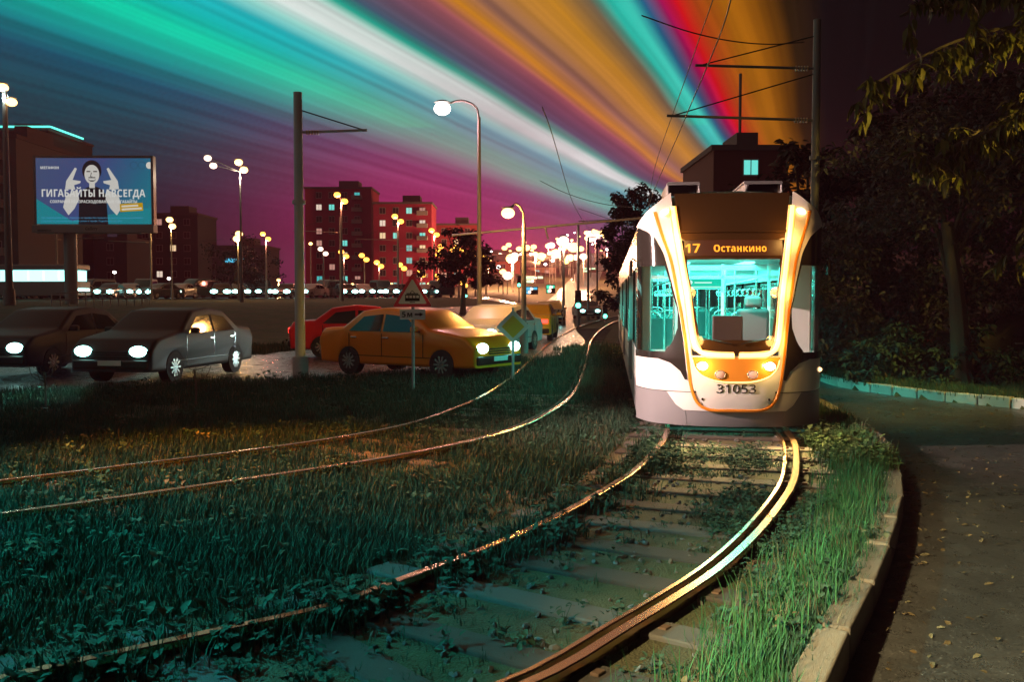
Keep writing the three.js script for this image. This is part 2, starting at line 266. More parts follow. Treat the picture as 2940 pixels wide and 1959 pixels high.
// ---------------------------------------------------------------- the tram
const font = await new FontLoader().loadAsync('fonts/droid/droid_sans_bold.typeface.json');
const fontThin = await new FontLoader().loadAsync('fonts/droid/droid_sans_regular.typeface.json');
const textGeo = (s, size, depth = 0.004, f = font) => { const g = new TextGeometry(s, { font: f, size, depth, curveSegments: 5, bevelEnabled: false }); g.computeBoundingBox(); const b = g.boundingBox; return g.translate(-(b.min.x + b.max.x) / 2, -(b.min.y + b.max.y) / 2, 0); };
const canvasMap = (w, h, draw) => { const c = document.createElement('canvas'); c.width = w; c.height = h; draw(c.getContext('2d'), w, h); const t = new THREE.CanvasTexture(c); t.colorSpace = THREE.SRGBColorSpace; t.anisotropy = 4; return t; };
{
  const L = 26.5, HW = 1.22, tram = thing('tram', 'white and black low floor tram with amber front light strips and teal lit cabin', 'tram', [2.92, 0, -12.7], -0.102);
  const lerp = (a, b, t) => a + (b - a) * t;
  const zf = (x, h) => {
    const t = clamp((h - 1.0) / 2.2), zn = 0.62 - 0.6 * Math.pow(t, 1.25) - 0.07 * Math.pow(clamp((0.55 - h) / 0.42), 2), e = Math.min(1, Math.abs(x) / HW);
    return zn * (1 - Math.pow(e, 2.6)) - 0.3 * Math.pow(clamp((e - 0.8) / 0.2), 2.2) - 0.06 * t;
  };
  const P = (x, h, off) => {
    const q = 0.01, nx = -(zf(x + q, h) - zf(x - q, h)) / (2 * q), nh = -(zf(x, h + q) - zf(x, h - q)) / (2 * q), l = Math.hypot(nx, nh, 1);
    return [x + nx / l * off, h + nh / l * off, zf(x, h) + off / l];
  };
  const rowAt = (rows, h) => { let k = 1; while (k < rows.length - 1 && rows[k][0] < h) k++; const [a, l1, r1] = rows[k - 1], [b, l2, r2] = rows[k], t = clamp((h - a) / (b - a)); return [lerp(l1, l2, t), lerp(r1, r2, t)]; };
  // a panel of the front: rows [height, left, right] from bottom to top, lying off the surface by off, its rim turned inwards by rim
  const panel = (rows, off, rim = 0.03, nu = 16, nv = 22) => {
    const h0 = rows[0][0], h1 = rows.at(-1)[0], f = (u, v) => { const h = lerp(h0, h1, v), [l, r] = rowAt(rows, h); return P(lerp(l, r, u), h, off); }, out = [grid(nu, nv, f)];
    const rimOf = (edge, n) => grid(n, 1, (u, v) => { const [a, b] = edge(u), h = lerp(h0, h1, b), [l, r] = rowAt(rows, h); return P(lerp(l, r, a), h, off - rim * v); });
    out.push(rimOf((u) => [u, 0], nu), rimOf((u) => [u, 1], nu), rimOf((u) => [0, u], nv), rimOf((u) => [1, u], nv));
    return out;
  };
  const flip = (rows) => rows.map(([h, l, r]) => [h, -r, -l]);
  const both = (rows, ...a) => [...panel(rows, ...a), ...panel(flip(rows), ...a)];
  // a band along a line drawn on the front
  const band = (pts, w, off, n = 60, deep = 0.02) => {
    const c = new THREE.CatmullRomCurve3(pts.map(([x, h]) => V(x, h, 0)), false, 'centripetal'), ps = c.getSpacedPoints(n);
    const side = (k, s) => { const t = ps[Math.min(n, k + 1)].clone().sub(ps[Math.max(0, k - 1)]).normalize(); return [ps[k].x - t.y * s, ps[k].y + t.x * s]; };
    const ring = [[-w / 2, off - deep], [-w / 2 * 0.96, off - 0.004], [-w / 2 * 0.75, off], [w / 2 * 0.75, off], [w / 2 * 0.96, off - 0.004], [w / 2, off - deep]];
    return grid(ring.length - 1, n, (u, v) => { const k = Math.round(v * n), [s, o] = ring[Math.round(u * (ring.length - 1))], [x, h] = side(k, s); return P(x, h, o); });
  };
  const arcOut = [[0.42, -0.48], [0.57, -0.535], [0.817, -0.6], [1.247, -0.645], [1.654, -0.705], [2.039, -0.795], [2.379, -0.885], [2.6, -1.0], [2.7, -1.1], [2.74, -HW]];
  const arcIn = (h) => { const a = [[0.38, -0.4], [0.57, -0.49], [1.043, -0.548], [1.36, -0.576], [1.79, -0.618], [2.243, -0.68], [2.763, -0.742], [3.17, -0.8]]; let k = 1; while (k < a.length - 1 && a[k][0] < h) k++; const t = clamp((h - a[k - 1][0]) / (a[k][0] - a[k - 1][0])); return lerp(a[k - 1][1], a[k][1], t); };
  const arcLeft = (h) => { let k = 1; while (k < arcOut.length - 1 && arcOut[k][0] < h) k++; const t = clamp((h - arcOut[k - 1][0]) / (arcOut[k][0] - arcOut[k - 1][0])); return lerp(arcOut[k - 1][1], arcOut[k][1], t); };
  const shoulder = (h) => h < 2.74 ? HW : HW - 0.42 * Math.pow(clamp((h - 2.74) / 0.46), 1.5);
  // white pillars sweeping from the roof shoulder down to the bumper
  const pillar = []; for (let h = 0.6; h <= 2.74; h += 0.05) pillar.push([h, arcLeft(h), arcIn(h)]); for (let h = 2.76; h <= 3.2; h += 0.04) pillar.push([h, -shoulder(h), arcIn(h)]);
  for (const s of [1, -1]) mesh('pillar', panel(s > 0 ? pillar : flip(pillar), 0.035, 0.06, 10, 60), M.white, tram);
  mesh('amber_trim', [1, -1].map((s) => band([[-1.0, 2.94], [-0.965, 2.8], [-0.9, 2.6], [-0.8, 2.3], [-0.715, 1.85], [-0.635, 1.36], [-0.585, 0.95], [-0.54, 0.62], [-0.47, 0.45], [-0.36, 0.375], [0, 0.36]].map(([x, h]) => [x * s, h]), 0.035, 0.045)), M.amberTrim, tram);
  // front panels
  mesh('lower_panel', both([[0.585, -HW, -0.535], [0.8, -HW, -0.595], [1.0, -HW, -0.63]], 0.02), M.white, tram);
  mesh('window_surround', [
    ...both([[1.0, -HW, -0.62], [1.09, -HW, -0.63]], 0.03), ...both([[0.74, -0.625, -0.6], [0.85, -0.68, -0.6], [0.95, -0.8, -0.62], [1.0, -0.95, -0.62]], 0.032), ...both([[2.22, -HW, -0.84], [2.379, -HW, -0.88], [2.6, -HW, -0.99], [2.7, -HW, -1.09], [2.73, -HW, -HW + 0.01]], 0.025),
    ...both([[1.09, -0.87, -0.63], [1.22, -0.775, -0.64], [1.4, -0.715, -0.66], [1.63, -0.712, -0.69], [1.81, -0.765, -0.74], [2.04, -0.82, -0.79], [2.22, -0.875, -0.84]], 0.03),
  ], M.black, tram);
  for (const s of [1, -1]) { const r = [[1.085, -HW, -0.87], [1.22, -HW, -0.775], [1.4, -HW, -0.715], [1.63, -HW, -0.712], [1.81, -HW, -0.765], [2.04, -HW, -0.82], [2.225, -HW, -0.875]]; mesh('corner_window', grid(12, 18, (u, v) => { const h = lerp(1.085, 2.225, v), [l, q] = rowAt(s > 0 ? r : flip(r), h); return P(lerp(l, q, u), h, 0.016); }), M.glass, tram); }
  mesh('skirt', [...both([[0.14, -HW, -0.6], [0.345, -HW, -0.62], [0.41, -HW, -0.72], [0.575, -HW, -0.84]], 0.016), ...panel([[0.14, -0.63, 0.63], [0.34, -0.63, 0.63]], 0.012)], M.grey, tram);
  mesh('bumper', [...panel([[0.345, -0.64, 0.64], [0.41, -0.735, 0.735], [0.575, -0.85, 0.85]], 0.02)], M.white, tram);
  const plate = mesh('nose_panel', [...panel([[0.37, -0.28, 0.28], [0.41, -0.385, 0.385], [0.5, -0.455, 0.455], [0.6, -0.49, 0.49], [0.72, -0.515, 0.515], [1.05, -0.545, 0.545]], 0.034)], M.white, tram);
  const num = textGeo('31053', 0.108, 0.004, fontThin); num.scale(1.22, 1, 1); const q = num.attributes.position; for (let k = 0; k < q.count; k++) { const p = P(q.getX(k), 0.638 + q.getY(k), 0.036 + q.getZ(k)); q.setXYZ(k, ...p); }
  mesh('fleet_number', num, M.black, plate);
  for (const s of [-1, 1]) { const b = new THREE.CylinderGeometry(0.016, 0.016, 0.02, 10).rotateX(Math.PI / 2).translate(...P(0.41 * s, 0.5, 0.036)); mesh('bolt', b, M.black, plate); }
  mesh('seam', [...panel([[0.578, -HW, HW], [0.584, -HW, HW]], 0.024, 0.01, 40, 1)], M.black, tram);
  mesh('headlight_panel', [...panel([[0.73, -0.17, 0.17], [0.76, -0.31, 0.31], [0.82, -0.44, 0.44], [0.9, -0.51, 0.51], [1.03, -0.535, 0.535]], 0.046)], std([0.8, 0.3, 0.04], 0.22), tram);
  mesh('panel_light_rim', band([[-0.53, 1.0], [-0.5, 0.9], [-0.42, 0.805], [-0.3, 0.75], [-0.16, 0.725], [0, 0.72], [0.16, 0.725], [0.3, 0.75], [0.42, 0.805], [0.5, 0.9], [0.53, 1.0]], 0.012, 0.052), M.led, tram);
  for (const [x, h, r, m, n] of [[-0.41, 0.925, 0.068, glow([1, 0.86, 0.55], 8), 'headlight'], [0.41, 0.925, 0.068, glow([1, 0.86, 0.55], 8), 'headlight'], [-0.2, 0.82, 0.062, glow([1, 0.3, 0.16], 0.55), 'fog_lamp'], [0.2, 0.82, 0.062, glow([1, 0.3, 0.16], 0.55), 'fog_lamp']]) {
    const p = P(x, h, 0.05), g = new THREE.SphereGeometry(r, 18, 10); g.scale(1, 0.8, 0.3); g.translate(...p); const hl = mesh(n, g, m, tram);
    mesh('rim', new THREE.TorusGeometry(r * 1.02, 0.008, 8, 24).scale(1, 0.8, 1).translate(p[0], p[1], p[2] + 0.004), M.rail, hl);
  }
  // amber light strips down both sides of the windscreen, meeting at the nose
  for (const s of [1, -1]) mesh('light_strip', band([[-0.775, 3.0], [-0.745, 2.78], [-0.66, 2.24], [-0.59, 1.79], [-0.545, 1.4], [-0.515, 1.22], [-0.47, 1.125], [-0.39, 1.075], [-0.25, 1.06], [-0.03, 1.055]].map(([x, h]) => [x * s, h]), 0.056, 0.056, 80), M.led, tram);
  const ledGlow = glow([1, 0.36, 0.02], 1.6);  // glowing borders added as the amber fringe of light around the strips
  for (const s of [-1, 1]) mesh('light_strip_glow', [-1, 1].map((e) => band([[-0.775, 3.0], [-0.745, 2.78], [-0.66, 2.24], [-0.59, 1.79], [-0.545, 1.4], [-0.515, 1.22], [-0.47, 1.125], [-0.39, 1.075], [-0.25, 1.06], [-0.03, 1.055]].map(([x, h], k) => [(x - e * 0.036 * (k < 7 ? 1 : 0.2)) * s, h - (k < 7 ? e * 0.008 : -e * 0.034)]), 0.022, 0.048, 80)), ledGlow, tram);
  mesh('windscreen_frame', [
    ...panel([[1.08, -0.4, 0.4], [1.13, -0.46, 0.46], [1.25, -0.49, 0.49]], 0.03), ...both([[1.2, -0.5, -0.44], [1.27, -0.51, -0.452], [1.6, -0.545, -0.5], [2.31, -0.64, -0.6]], 0.03, 0.03, 4), ...panel([[2.3, -0.64, 0.64], [2.34, -0.645, 0.645]], 0.03), ...panel([[2.55, -0.665, 0.665], [2.64, -0.68, 0.68]], 0.03),
    ...panel([[2.68, -0.69, 0.69], [2.9, -0.72, 0.72], [3.18, -0.755, 0.755]], 0.03, 0.03, 20), ...panel([[2.645, -0.68, 0.68], [2.675, -0.68, 0.68]], 0.05),
  ], std([0.04, 0.02, 0.007], 0.12), tram);  // black frame tinted brown, amber glow put into its colour
  mesh('windscreen', grid(18, 18, (u, v) => { const h = lerp(1.24, 2.31, v), w = lerp(0.452, 0.61, v); return P(lerp(-w, w, u), h, 0.02); }), M.glass, tram);
  const dest = canvasMap(1024, 192, (g, w, h) => {
    g.fillStyle = '#2a1500'; g.fillRect(0, 0, w, h); g.fillStyle = '#ffdc9a'; g.font = 'bold 150px sans-serif'; g.textBaseline = 'middle'; g.fillText('17', 4, 100); g.font = 'bold 118px sans-serif'; g.fillText('Останкино', 300, 102, 560);
    g.fillStyle = '#2a1500'; for (let i = 0; i < w; i += 12) g.fillRect(i, 0, 2, h); for (let j = 0; j < h; j += 12) g.fillRect(0, j, w, 2);
  });
  const dm = new THREE.MeshStandardMaterial({ color: 0x111111, roughness: 0.5, emissive: 0xffb040, emissiveMap: dest, emissiveIntensity: 3.2 });
  mesh('destination_display', grid(20, 6, (u, v) => { const h = lerp(2.34, 2.55, v); return P(lerp(-0.63, 0.63, u), h, 0.022); }), dm, tram);
  for (const s of [-1, 1]) mesh('marker_lamp', new THREE.SphereGeometry(0.045, 12, 8).scale(1.5, 0.9, 0.7).rotateZ(-0.5 * s).translate(...P(0.88 * s, 2.92, 0.07)), glow([1, 0.6, 0.2], 7), tram);
  for (const s of [-1, 1]) mesh('turn_lamp', new THREE.SphereGeometry(0.03, 10, 8).translate(...P(1.16 * s, 0.84, 0.03)), glow([1, 0.55, 0.25], 3.5), tram);
  for (const s of [-1, 1]) mesh('windscreen_wiper', rod(V(...P(0.06 * s, 1.2, 0.05)), V(...P(0.4 * s, 1.26, 0.06)), 0.008), M.black, tram);
  // body: sides, roof, underside, rear
  const zs = -0.36, wall = (s, h0, h1, z0, z1, off = 0, t = 0.05) => box(t, h1 - h0, z0 - z1, s * (HW - t / 2 + off), (h0 + h1) / 2, (z0 + z1) / 2);
  for (const s of [-1, 1]) {
    mesh('side_skirt', [wall(s, 0.16, 0.58, zs, -L, 0)], M.grey, tram);
    mesh('side_panel', [wall(s, 0.585, 1.06, zs, -L, 0.004)], M.white, tram);
    mesh('side_frame', [wall(s, 2.24, 2.76, zs, -L, 0.002), ...[0.36, 2.9, 5.4, 7.6, 9.9, 12.2, 14.6, 17, 19.2, 21.5, 24, 26.3].map((z) => wall(s, 1.06, 2.24, -z + 0.001, -z - 0.13, 0.003)), wall(s, 1.06, 1.1, zs - 0.14, -L + 0.3, 0.001)], M.black, tram);
    const edges = [0.49, 3.03, 5.53, 7.73, 10.03, 12.33, 14.73, 17.13, 19.33, 21.63, 24.13]; const ends = [2.9, 5.4, 7.6, 9.9, 12.2, 14.6, 17, 19.2, 21.5, 24, 26.3];
    edges.forEach((z, k) => mesh('side_window', box(0.012, 1.13, ends[k] - z - 0.004, s * (HW - 0.02), 1.67, -(z + ends[k]) / 2), M.glass, tram));
    for (const z of [4.2, 11.1, 18.2]) { const d = mesh('door', [wall(s, 0.4, 2.2, -z + 0.75, -z + 0.7, 0.03), wall(s, 0.4, 2.2, -z - 0.7, -z - 0.75, 0.03), wall(s, 0.4, 2.2, -z + 0.03, -z - 0.03, 0.03), wall(s, 2.16, 2.235, -z + 0.69, -z - 0.69, 0.028)], M.galv, tram); mesh('handle', rod(V(s * (HW + 0.05), 1.0, -z + 0.12), V(s * (HW + 0.05), 1.6, -z + 0.12), 0.014), M.rail, d); }
    mesh('mirror', [rod(V(s * (HW + 0.02), 2.3, zs + 0.1), V(s * (HW + 0.1), 2.34, zs + 0.12), 0.014), rbox(0.05, 0.22, 0.1, 0.02, s * (HW + 0.1), 2.2, zs + 0.12)], M.black, tram);
  }
  const prof = []; for (let k = 0; k <= 20; k++) { const a = k / 20 * Math.PI, cx = -Math.cos(a); prof.push([cx * HW, 2.76 + 0.46 * Math.pow(Math.max(0, 1 - Math.pow(Math.abs(cx), 3.2)), 0.6)]); }
  mesh('roof', [grid(20, 30, (u, v) => { const [x, y] = prof[Math.round(u * 20)]; return [x, y, v < 0.03 ? Math.min(zf(x, Math.min(3.18, y)) - 0.04, 0) : lerp(-0.3, -L, v)]; })], M.grey, tram);
  mesh('underbody', box(2 * HW - 0.1, 0.08, L - 0.8, 0, 0.26, -L / 2 - 0.4), M.black, tram);
  mesh('rear_wall', box(2 * HW - 0.08, 2.9, 0.08, 0, 1.7, -L + 0.04), M.black, tram);
  for (const z of [2.6, 8.8, 17.6, 24]) for (const s of [-1, 1]) mesh('wheel', new THREE.CylinderGeometry(0.3, 0.3, 0.1, 24).rotateZ(Math.PI / 2).translate(s * 0.76, 0.395, -z), M.steel, tram);
  const frame = (x0, x1, name, lean) => { const w = x1 - x0, c = (x0 + x1) / 2, o = mesh(name, [box(w, 0.02, 1.4, c, 3.37, -1.0), rod(V(x0, 3.2, -0.28), V(x0 + lean, 3.36, -0.32), 0.014), rod(V(x1, 3.2, -0.28), V(x1, 3.36, -0.32), 0.014), box(w, 0.03, 0.02, c, 3.355, -0.31), box(0.02, 0.16, 1.4, x0 + lean / 2, 3.29, -1), box(0.02, 0.16, 1.4, x1, 3.29, -1)], M.galv, tram); mesh('grille', box(w - 0.04, 0.15, 0.03, c, 3.28, -0.5), M.black, o); };
  frame(-0.82, -0.4, 'roof_box', 0); frame(0.2, 0.7, 'roof_box', 0.06);
  // cabin
  const teal = [0.06, 1, 0.76];
  mesh('floor', box(2 * HW - 0.16, 0.05, L - 0.8, 0, 0.4, -L / 2), std([0.12, 0.14, 0.15], 0.5), tram);
  mesh('ceiling', [box(2 * HW - 0.16, 0.04, L - 0.9, 0, 2.36, -L / 2 - 0.4), box(0.14, 0.26, L - 2.2, -1.02, 2.2, -L / 2 - 0.8), box(0.14, 0.26, L - 2.2, 1.02, 2.2, -L / 2 - 0.8)], M.interior, tram);
  const ledM = glow([0.25, 1, 0.88], 2.6);
  for (const s of [-1, 1]) mesh('ceiling_light', Array.from({ length: 10 }, (_, k) => rbox(0.16, 0.03, 1.9, 0.01, s * 0.48, 2.325, -2.6 - k * 2.35)), ledM, tram);
  for (const z of [1.1, 3.4, 7, 11, 16, 21]) { const a = new THREE.RectAreaLight(new THREE.Color().setRGB(...teal), z < 2 ? 15 : 36, 1.2, 1.6); a.position.set(0, 2.29, -z); tram.add(a); a.rotation.set(-Math.PI / 2, 0, 0); }
  mesh('cross_beam', [1.9, 4.6, 8.2, 12].map((z) => box(2.1, 0.09, 0.08, 0, 2.26, -z)), M.interior, tram);
  const info = canvasMap(256, 64, (g, w, h) => { g.fillStyle = '#0fb79c'; g.fillRect(0, 0, w, h); g.fillStyle = '#e8fff8'; g.beginPath(); g.ellipse(80, 30, 22, 16, 0, 0, 7); g.fill(); g.fillRect(112, 28, 92, 7); g.fillRect(0, 54, w, 5); });
  const im = new THREE.MeshStandardMaterial({ color: 0x0a4a40, emissive: 0xffffff, emissiveMap: info, emissiveIntensity: 0.9 });
  const screen = mesh('info_screen', box(0.78, 0.2, 0.06, -0.25, 2.03, -2.1), M.interior, tram); mesh('screen_face', new THREE.PlaneGeometry(0.74, 0.17).translate(-0.25, 2.03, -2.066), im, screen);
  mesh('cab_screen', [rbox(0.4, 0.4, 0.05, 0.02, -0.04, 1.36, 0.02), rod(V(-0.06, 0.8, 0), V(-0.06, 1.2, 0), 0.04)], std([0.035, 0.025, 0.03], 0.5), tram);
  mesh('dashboard', [rbox(1.7, 0.2, 0.45, 0.05, 0, 1.05, 0.05), box(1.9, 0.6, 0.12, 0, 0.7, 0.1)], std([0.03, 0.03, 0.035], 0.5), tram);
  const ds = mesh('driver_seat', [rbox(0.5, 0.14, 0.5, 0.06, 0.42, 0.86, -0.62), rbox(0.46, 0.72, 0.14, 0.06, 0.42, 1.28, -0.88), rod(V(0.42, 0.4, -0.62), V(0.42, 0.8, -0.62), 0.06)], std([0.17, 0.16, 0.17], 0.8), tram); mesh('headrest', rbox(0.24, 0.16, 0.1, 0.05, 0.42, 1.74, -0.88), std([0.3, 0.28, 0.29], 0.8), ds);
  mesh('cab_partition', [box(0.04, 1.9, 0.04, -0.62, 1.35, -1.35), box(0.04, 1.9, 0.04, 0.05, 1.35, -1.35), box(0.04, 1.9, 0.04, 0.72, 1.35, -1.35), box(2.2, 0.05, 0.04, 0, 1.0, -1.35), box(2.2, 0.05, 0.04, 0, 2.1, -1.35)], M.interior, tram);
  mesh('door_post', [-1, 1].map((s) => rbox(s < 0 ? 0.14 : 0.3, 1.3, 0.1, 0.03, s * (s < 0 ? 1.1 : 1.0), 1.62, -0.5)), M.interior, tram);
  for (let k = 0; k < 9; k++) for (const s of [-1, 1]) for (const c of k % 3 === 2 ? [0.95] : [0.95, 0.5]) {
    const z = -2.4 - k * 2.5, o = mesh('passenger_seat', [rbox(0.42, 0.08, 0.42, 0.03, s * c, 0.85, z), rbox(0.42, 0.6, 0.07, 0.03, s * c, 1.18, z - 0.22), rod(V(s * c, 0.42, z), V(s * c, 0.84, z), 0.03)], M.seat, tram);
    if (k < 4) mesh('grab_bar', tube([V(s * c - 0.18, 1.44, z - 0.22), V(s * c - 0.12, 1.54, z - 0.22), V(s * c + 0.12, 1.54, z - 0.22), V(s * c + 0.18, 1.44, z - 0.22)], 0.014, 12), M.rail, o);
  }
  for (const s of [-1, 1]) for (let k = 0; k < 8; k++) mesh('handrail', rod(V(s * (k % 2 ? 0.3 : 0.62), 0.43, -1.9 - k * 1.25), V(s * (k % 2 ? 0.3 : 0.62), 2.3, -1.9 - k * 1.25), 0.018), M.rail, tram);
  for (const s of [-1, 1]) { mesh('handrail', tube([V(s * 0.62, 2.08, -1.8), V(s * 0.66, 2.05, -6), V(s * 0.66, 2.05, -20)], 0.018), M.rail, tram); for (let k = 0; k < 9; k++) mesh('hand_strap', new THREE.TorusGeometry(0.055, 0.011, 6, 14).translate(s * 0.64, 1.88, -2 - k * 0.62), M.rail, tram); }
  // its lights: headlights, light strips
  for (const s of [-1, 1]) {
    const h = new THREE.SpotLight(new THREE.Color().setRGB(1, 0.7, 0.26), 60, 0, 0.5, 0.8, 2); h.position.set(0.41 * s, 0.925, zf(0.41, 0.925) + 0.12); h.target.position.set(0.7 * s, -0.3, 2.6); tram.add(h, h.target); const n = new THREE.PointLight(new THREE.Color().setRGB(1, 0.62, 0.2), 0.35); n.position.set(0.41 * s, 0.925, zf(0.41, 0.925) + 0.19); n.castShadow = true; tram.add(n); h.castShadow = true; h.shadow.radius = 3;
    for (const [x, y] of [[0.72, 2.6], [0.62, 1.95], [0.53, 1.3]]) { const l = new THREE.PointLight(new THREE.Color().setRGB(1, 0.5, 0.12), 0.8); l.position.set(x * s, y, zf(x, y) + 0.2); l.shadow.radius = 4; l.castShadow = true; tram.add(l); }
  }
}
// ---------------------------------------------------------------- street lamps
const ground = (px, d) => { const x = (px - 512) / FOCAL * d; return [x, lie(x, d), -d]; };
// a lamp whose head stands at px, py at distance d; heads are offsets (metres) from the pole top
function streetLamp(label, px, py, d, heads, o = {}) {
  const top = at(px, py, d), x0 = top.x - (o.reach ?? 0), y0 = lie(x0, d), t = thing('street_lamp', label, 'street lamp', [x0, y0, -d], 0, o.group), H = top.y - y0;
  mesh('pole', [rod(V(0, 0, 0), V(0, H - (o.reach ? 0.3 : 0), 0), o.r ?? 0.1, (o.r ?? 0.1) * 0.6, 10), rod(V(0, 0, 0), V(0, 1, 0), (o.r ?? 0.1) * 1.5, (o.r ?? 0.1) * 1.4, 10)], M.pole, t);
  if (o.reach) mesh('arm', tube([V(0, H - 0.35, 0), V(o.reach * 0.08, H + 0.05, 0), V(o.reach * 0.45, H + 0.28, 0), V(o.reach, H + 0.12, 0)], 0.04), M.pole, t);
  heads.forEach(([hx, hy, hz, m, r, off], k) => {
    const cx = (o.reach ?? 0) + hx;
    if (Math.abs(hx) > 0.1 || hz) mesh('arm', rod(V(o.reach ?? 0, H - 0.1, 0), V(cx, H + hy + 0.08, hz ?? 0), 0.03), M.pole, t);
    const lamp = mesh('lamp', new THREE.SphereGeometry(r, 14, 10).scale(1.1, 0.85, 1.1).translate(cx, H + hy, hz ?? 0), off ? M.galv : m, t);
    mesh('lamp_cap', new THREE.SphereGeometry(r * 1.02, 12, 5, 0, 7, 0, 1.2).scale(1.15, 0.5, 1.15).translate(cx, H + hy + r * 0.62, hz ?? 0), M.pole, lamp);
  });
  if (o.power) { const l = new THREE.PointLight(new THREE.Color().setRGB(...(o.color ?? [1, 0.55, 0.16])), o.power * 0.45); l.position.set((o.reach ?? 0), H - 0.55, 0.2); l.shadow.radius = 8; l.castShadow = true; t.add(l); }
  return t;
}
const A = M.lampAmber, pair = (m, r, s = 1) => [[-0.34 * s, 0.34 * s, 0, m, r], [0.34 * s, -0.24 * s, 0.3, m, r]];
const UP = 'amber double lamps along the upper row over the street', LOW = 'amber double lamps of the lower row by the highway';
[[342.2, 200, 82, 'largest amber double street lamp, at the left end of the upper row'], [398.5, 220.4, 104, 'amber double street lamp, second from the left in the upper row'], [434.5, 233.9, 124, 'amber double street lamp, third from the left in the upper row'], [458.9, 249.6, 148, 'amber double street lamp, fourth from the left in the upper row'], [475.5, 254.7, 168, 'amber double street lamp, fifth from the left in the upper row'], [486, 259.8, 190, 'amber double street lamp at the right end of the upper row']]
  .forEach(([px, py, d, label], k) => streetLamp(label, px, py, d, pair(A, 0.27 + k * 0.04), { power: 90 + k * 30, color: [1, 0.3, 0.16], group: UP, r: 0.12 }));
[[266.9, 237.8, 96, 'amber double lamp at the left end of the lower row'], [324, 252.5, 104, 'dim pinkish double lamp near the left end of the lower row'], [344.5, 255.3, 108, 'amber double lamp of the lower row straight below the largest lamp'], [364.7, 258.6, 116, 'amber double lamp of the lower row, fourth from the left'], [379.4, 265.4, 126, 'amber double lamp of the lower row, fifth from the left'], [402.4, 267.6, 134, 'amber double lamp of the lower row above the warning sign'], [421.6, 274.4, 150, 'amber double lamp of the lower row just right of the warning sign'], [437.9, 278.3, 165, 'amber double lamp of the lower row, third from its right end'], [452, 282.8, 176, 'amber double lamp of the lower row, second from its right end'], [464, 285, 190, 'amber double lamp at the right end of the lower row']]
  .forEach(([px, py, d, label], k) => streetLamp(label, px, py, d, pair(k === 1 ? M.lampPink : A, 0.25 + k * 0.025, 0.9), { power: k % 2 ? 0 : 70, color: [1, 0.3, 0.2], group: LOW, r: 0.11 }));
[[311.3, 244.4, 110], [279, 280.6, 110], [352.7, 285.1, 118], [367.9, 286.2, 122], [372.7, 286.7, 126], [384.4, 285.1, 116], [391.7, 284.6, 128], [398.5, 285.6, 132], [428.9, 284.3, 140], [115.3, 272.8, 120], [169.6, 279, 126], [43.9, 269, 120]]
  .forEach(([px, py, d], k) => streetLamp(['small warm lamp high under the first double lamp', 'small warm lamp left of the pale pole, above the highway cars', 'small lamp on the highway, leftmost of the low group', 'small lamp on the highway, second of the low group', 'small lamp on the highway, close right of the second one', 'brightest small lamp of the low group on the highway', 'small lamp just right of the brightest low one', 'small lamp at the right end of the low group', 'small lone lamp right of the tram warning sign', 'small white lamp right of the billboard post', 'tiny white lamp far right of the billboard post', 'small white lamp low on the left under the billboard corner'][k], px, py, d, [[0, 0, 0, k > 8 ? M.lampWhite : M.lampWarm, k === 5 ? 0.34 : 0.2]], { r: 0.08, power: k === 1 || k === 5 ? 60 : 0, color: [1, 0.6, 0.25] }));
// nearer lamps
{
  const t = streetLamp('tall double street lamp on the far left beside the apartment tower', 10, 92, 60, [[-0.1, 0.1, 0, M.lampWarm, 0.3], [0.42, -0.8, 0, M.lampWarm, 0.3]], { r: 0.24, power: 40, color: [0.6, 0.8, 0.7] });
  const l = streetLamp('curved street lamp with four heads right of the billboard', 242, 172, 70, [[-0.1, 0.6, 0, M.lampWarm, 0.27], [0.28, 0.05, 0, M.lampWarm, 0.27], [-2.35, 0.9, 0, M.lampPink, 0.25], [-1.95, 0.35, 0, M.lampPink, 0.25]], { r: 0.1, power: 90, color: [0.9, 0.7, 0.5] });
  streetLamp('small double lamp on a wall bracket pole beside the billboard', 172.6, 224, 90, [[-0.13, 0.32, 0, M.lampWarm, 0.3], [0.12, -0.3, 0, M.lampWarm, 0.3]], { r: 0.08, power: 120 });
  streetLamp('small double lamp below the four headed street lamp', 239, 237, 84, [[0.1, 0.2, 0, M.lampWarm, 0.3], [-0.1, -0.22, 0, M.lampWarm, 0.3]], { r: 0.08, power: 120 });
  streetLamp('big bright white lamp hanging high over the street on a long arm', 443, 111, 34, [[0, 0.0, 0, M.lampWhite, 0.27]], { r: 0.1, reach: -1.3, power: 60, color: [1, 0.5, 0.5] });
  streetLamp('street lamp with a curved arm standing between street and left track', 508, 214, 30, [[0, 0, 0, M.lampWarm, 0.19]], { r: 0.1, reach: -0.5, power: 130, color: [1, 0.45, 0.1] });
  streetLamp('street lamp with a pink globe rising above the far hill lights', 563.5, 241, 60, [[0, 0, 0, M.lampPink, 0.3]], { r: 0.1, power: 50, color: [1, 0.62, 0.4] });
}
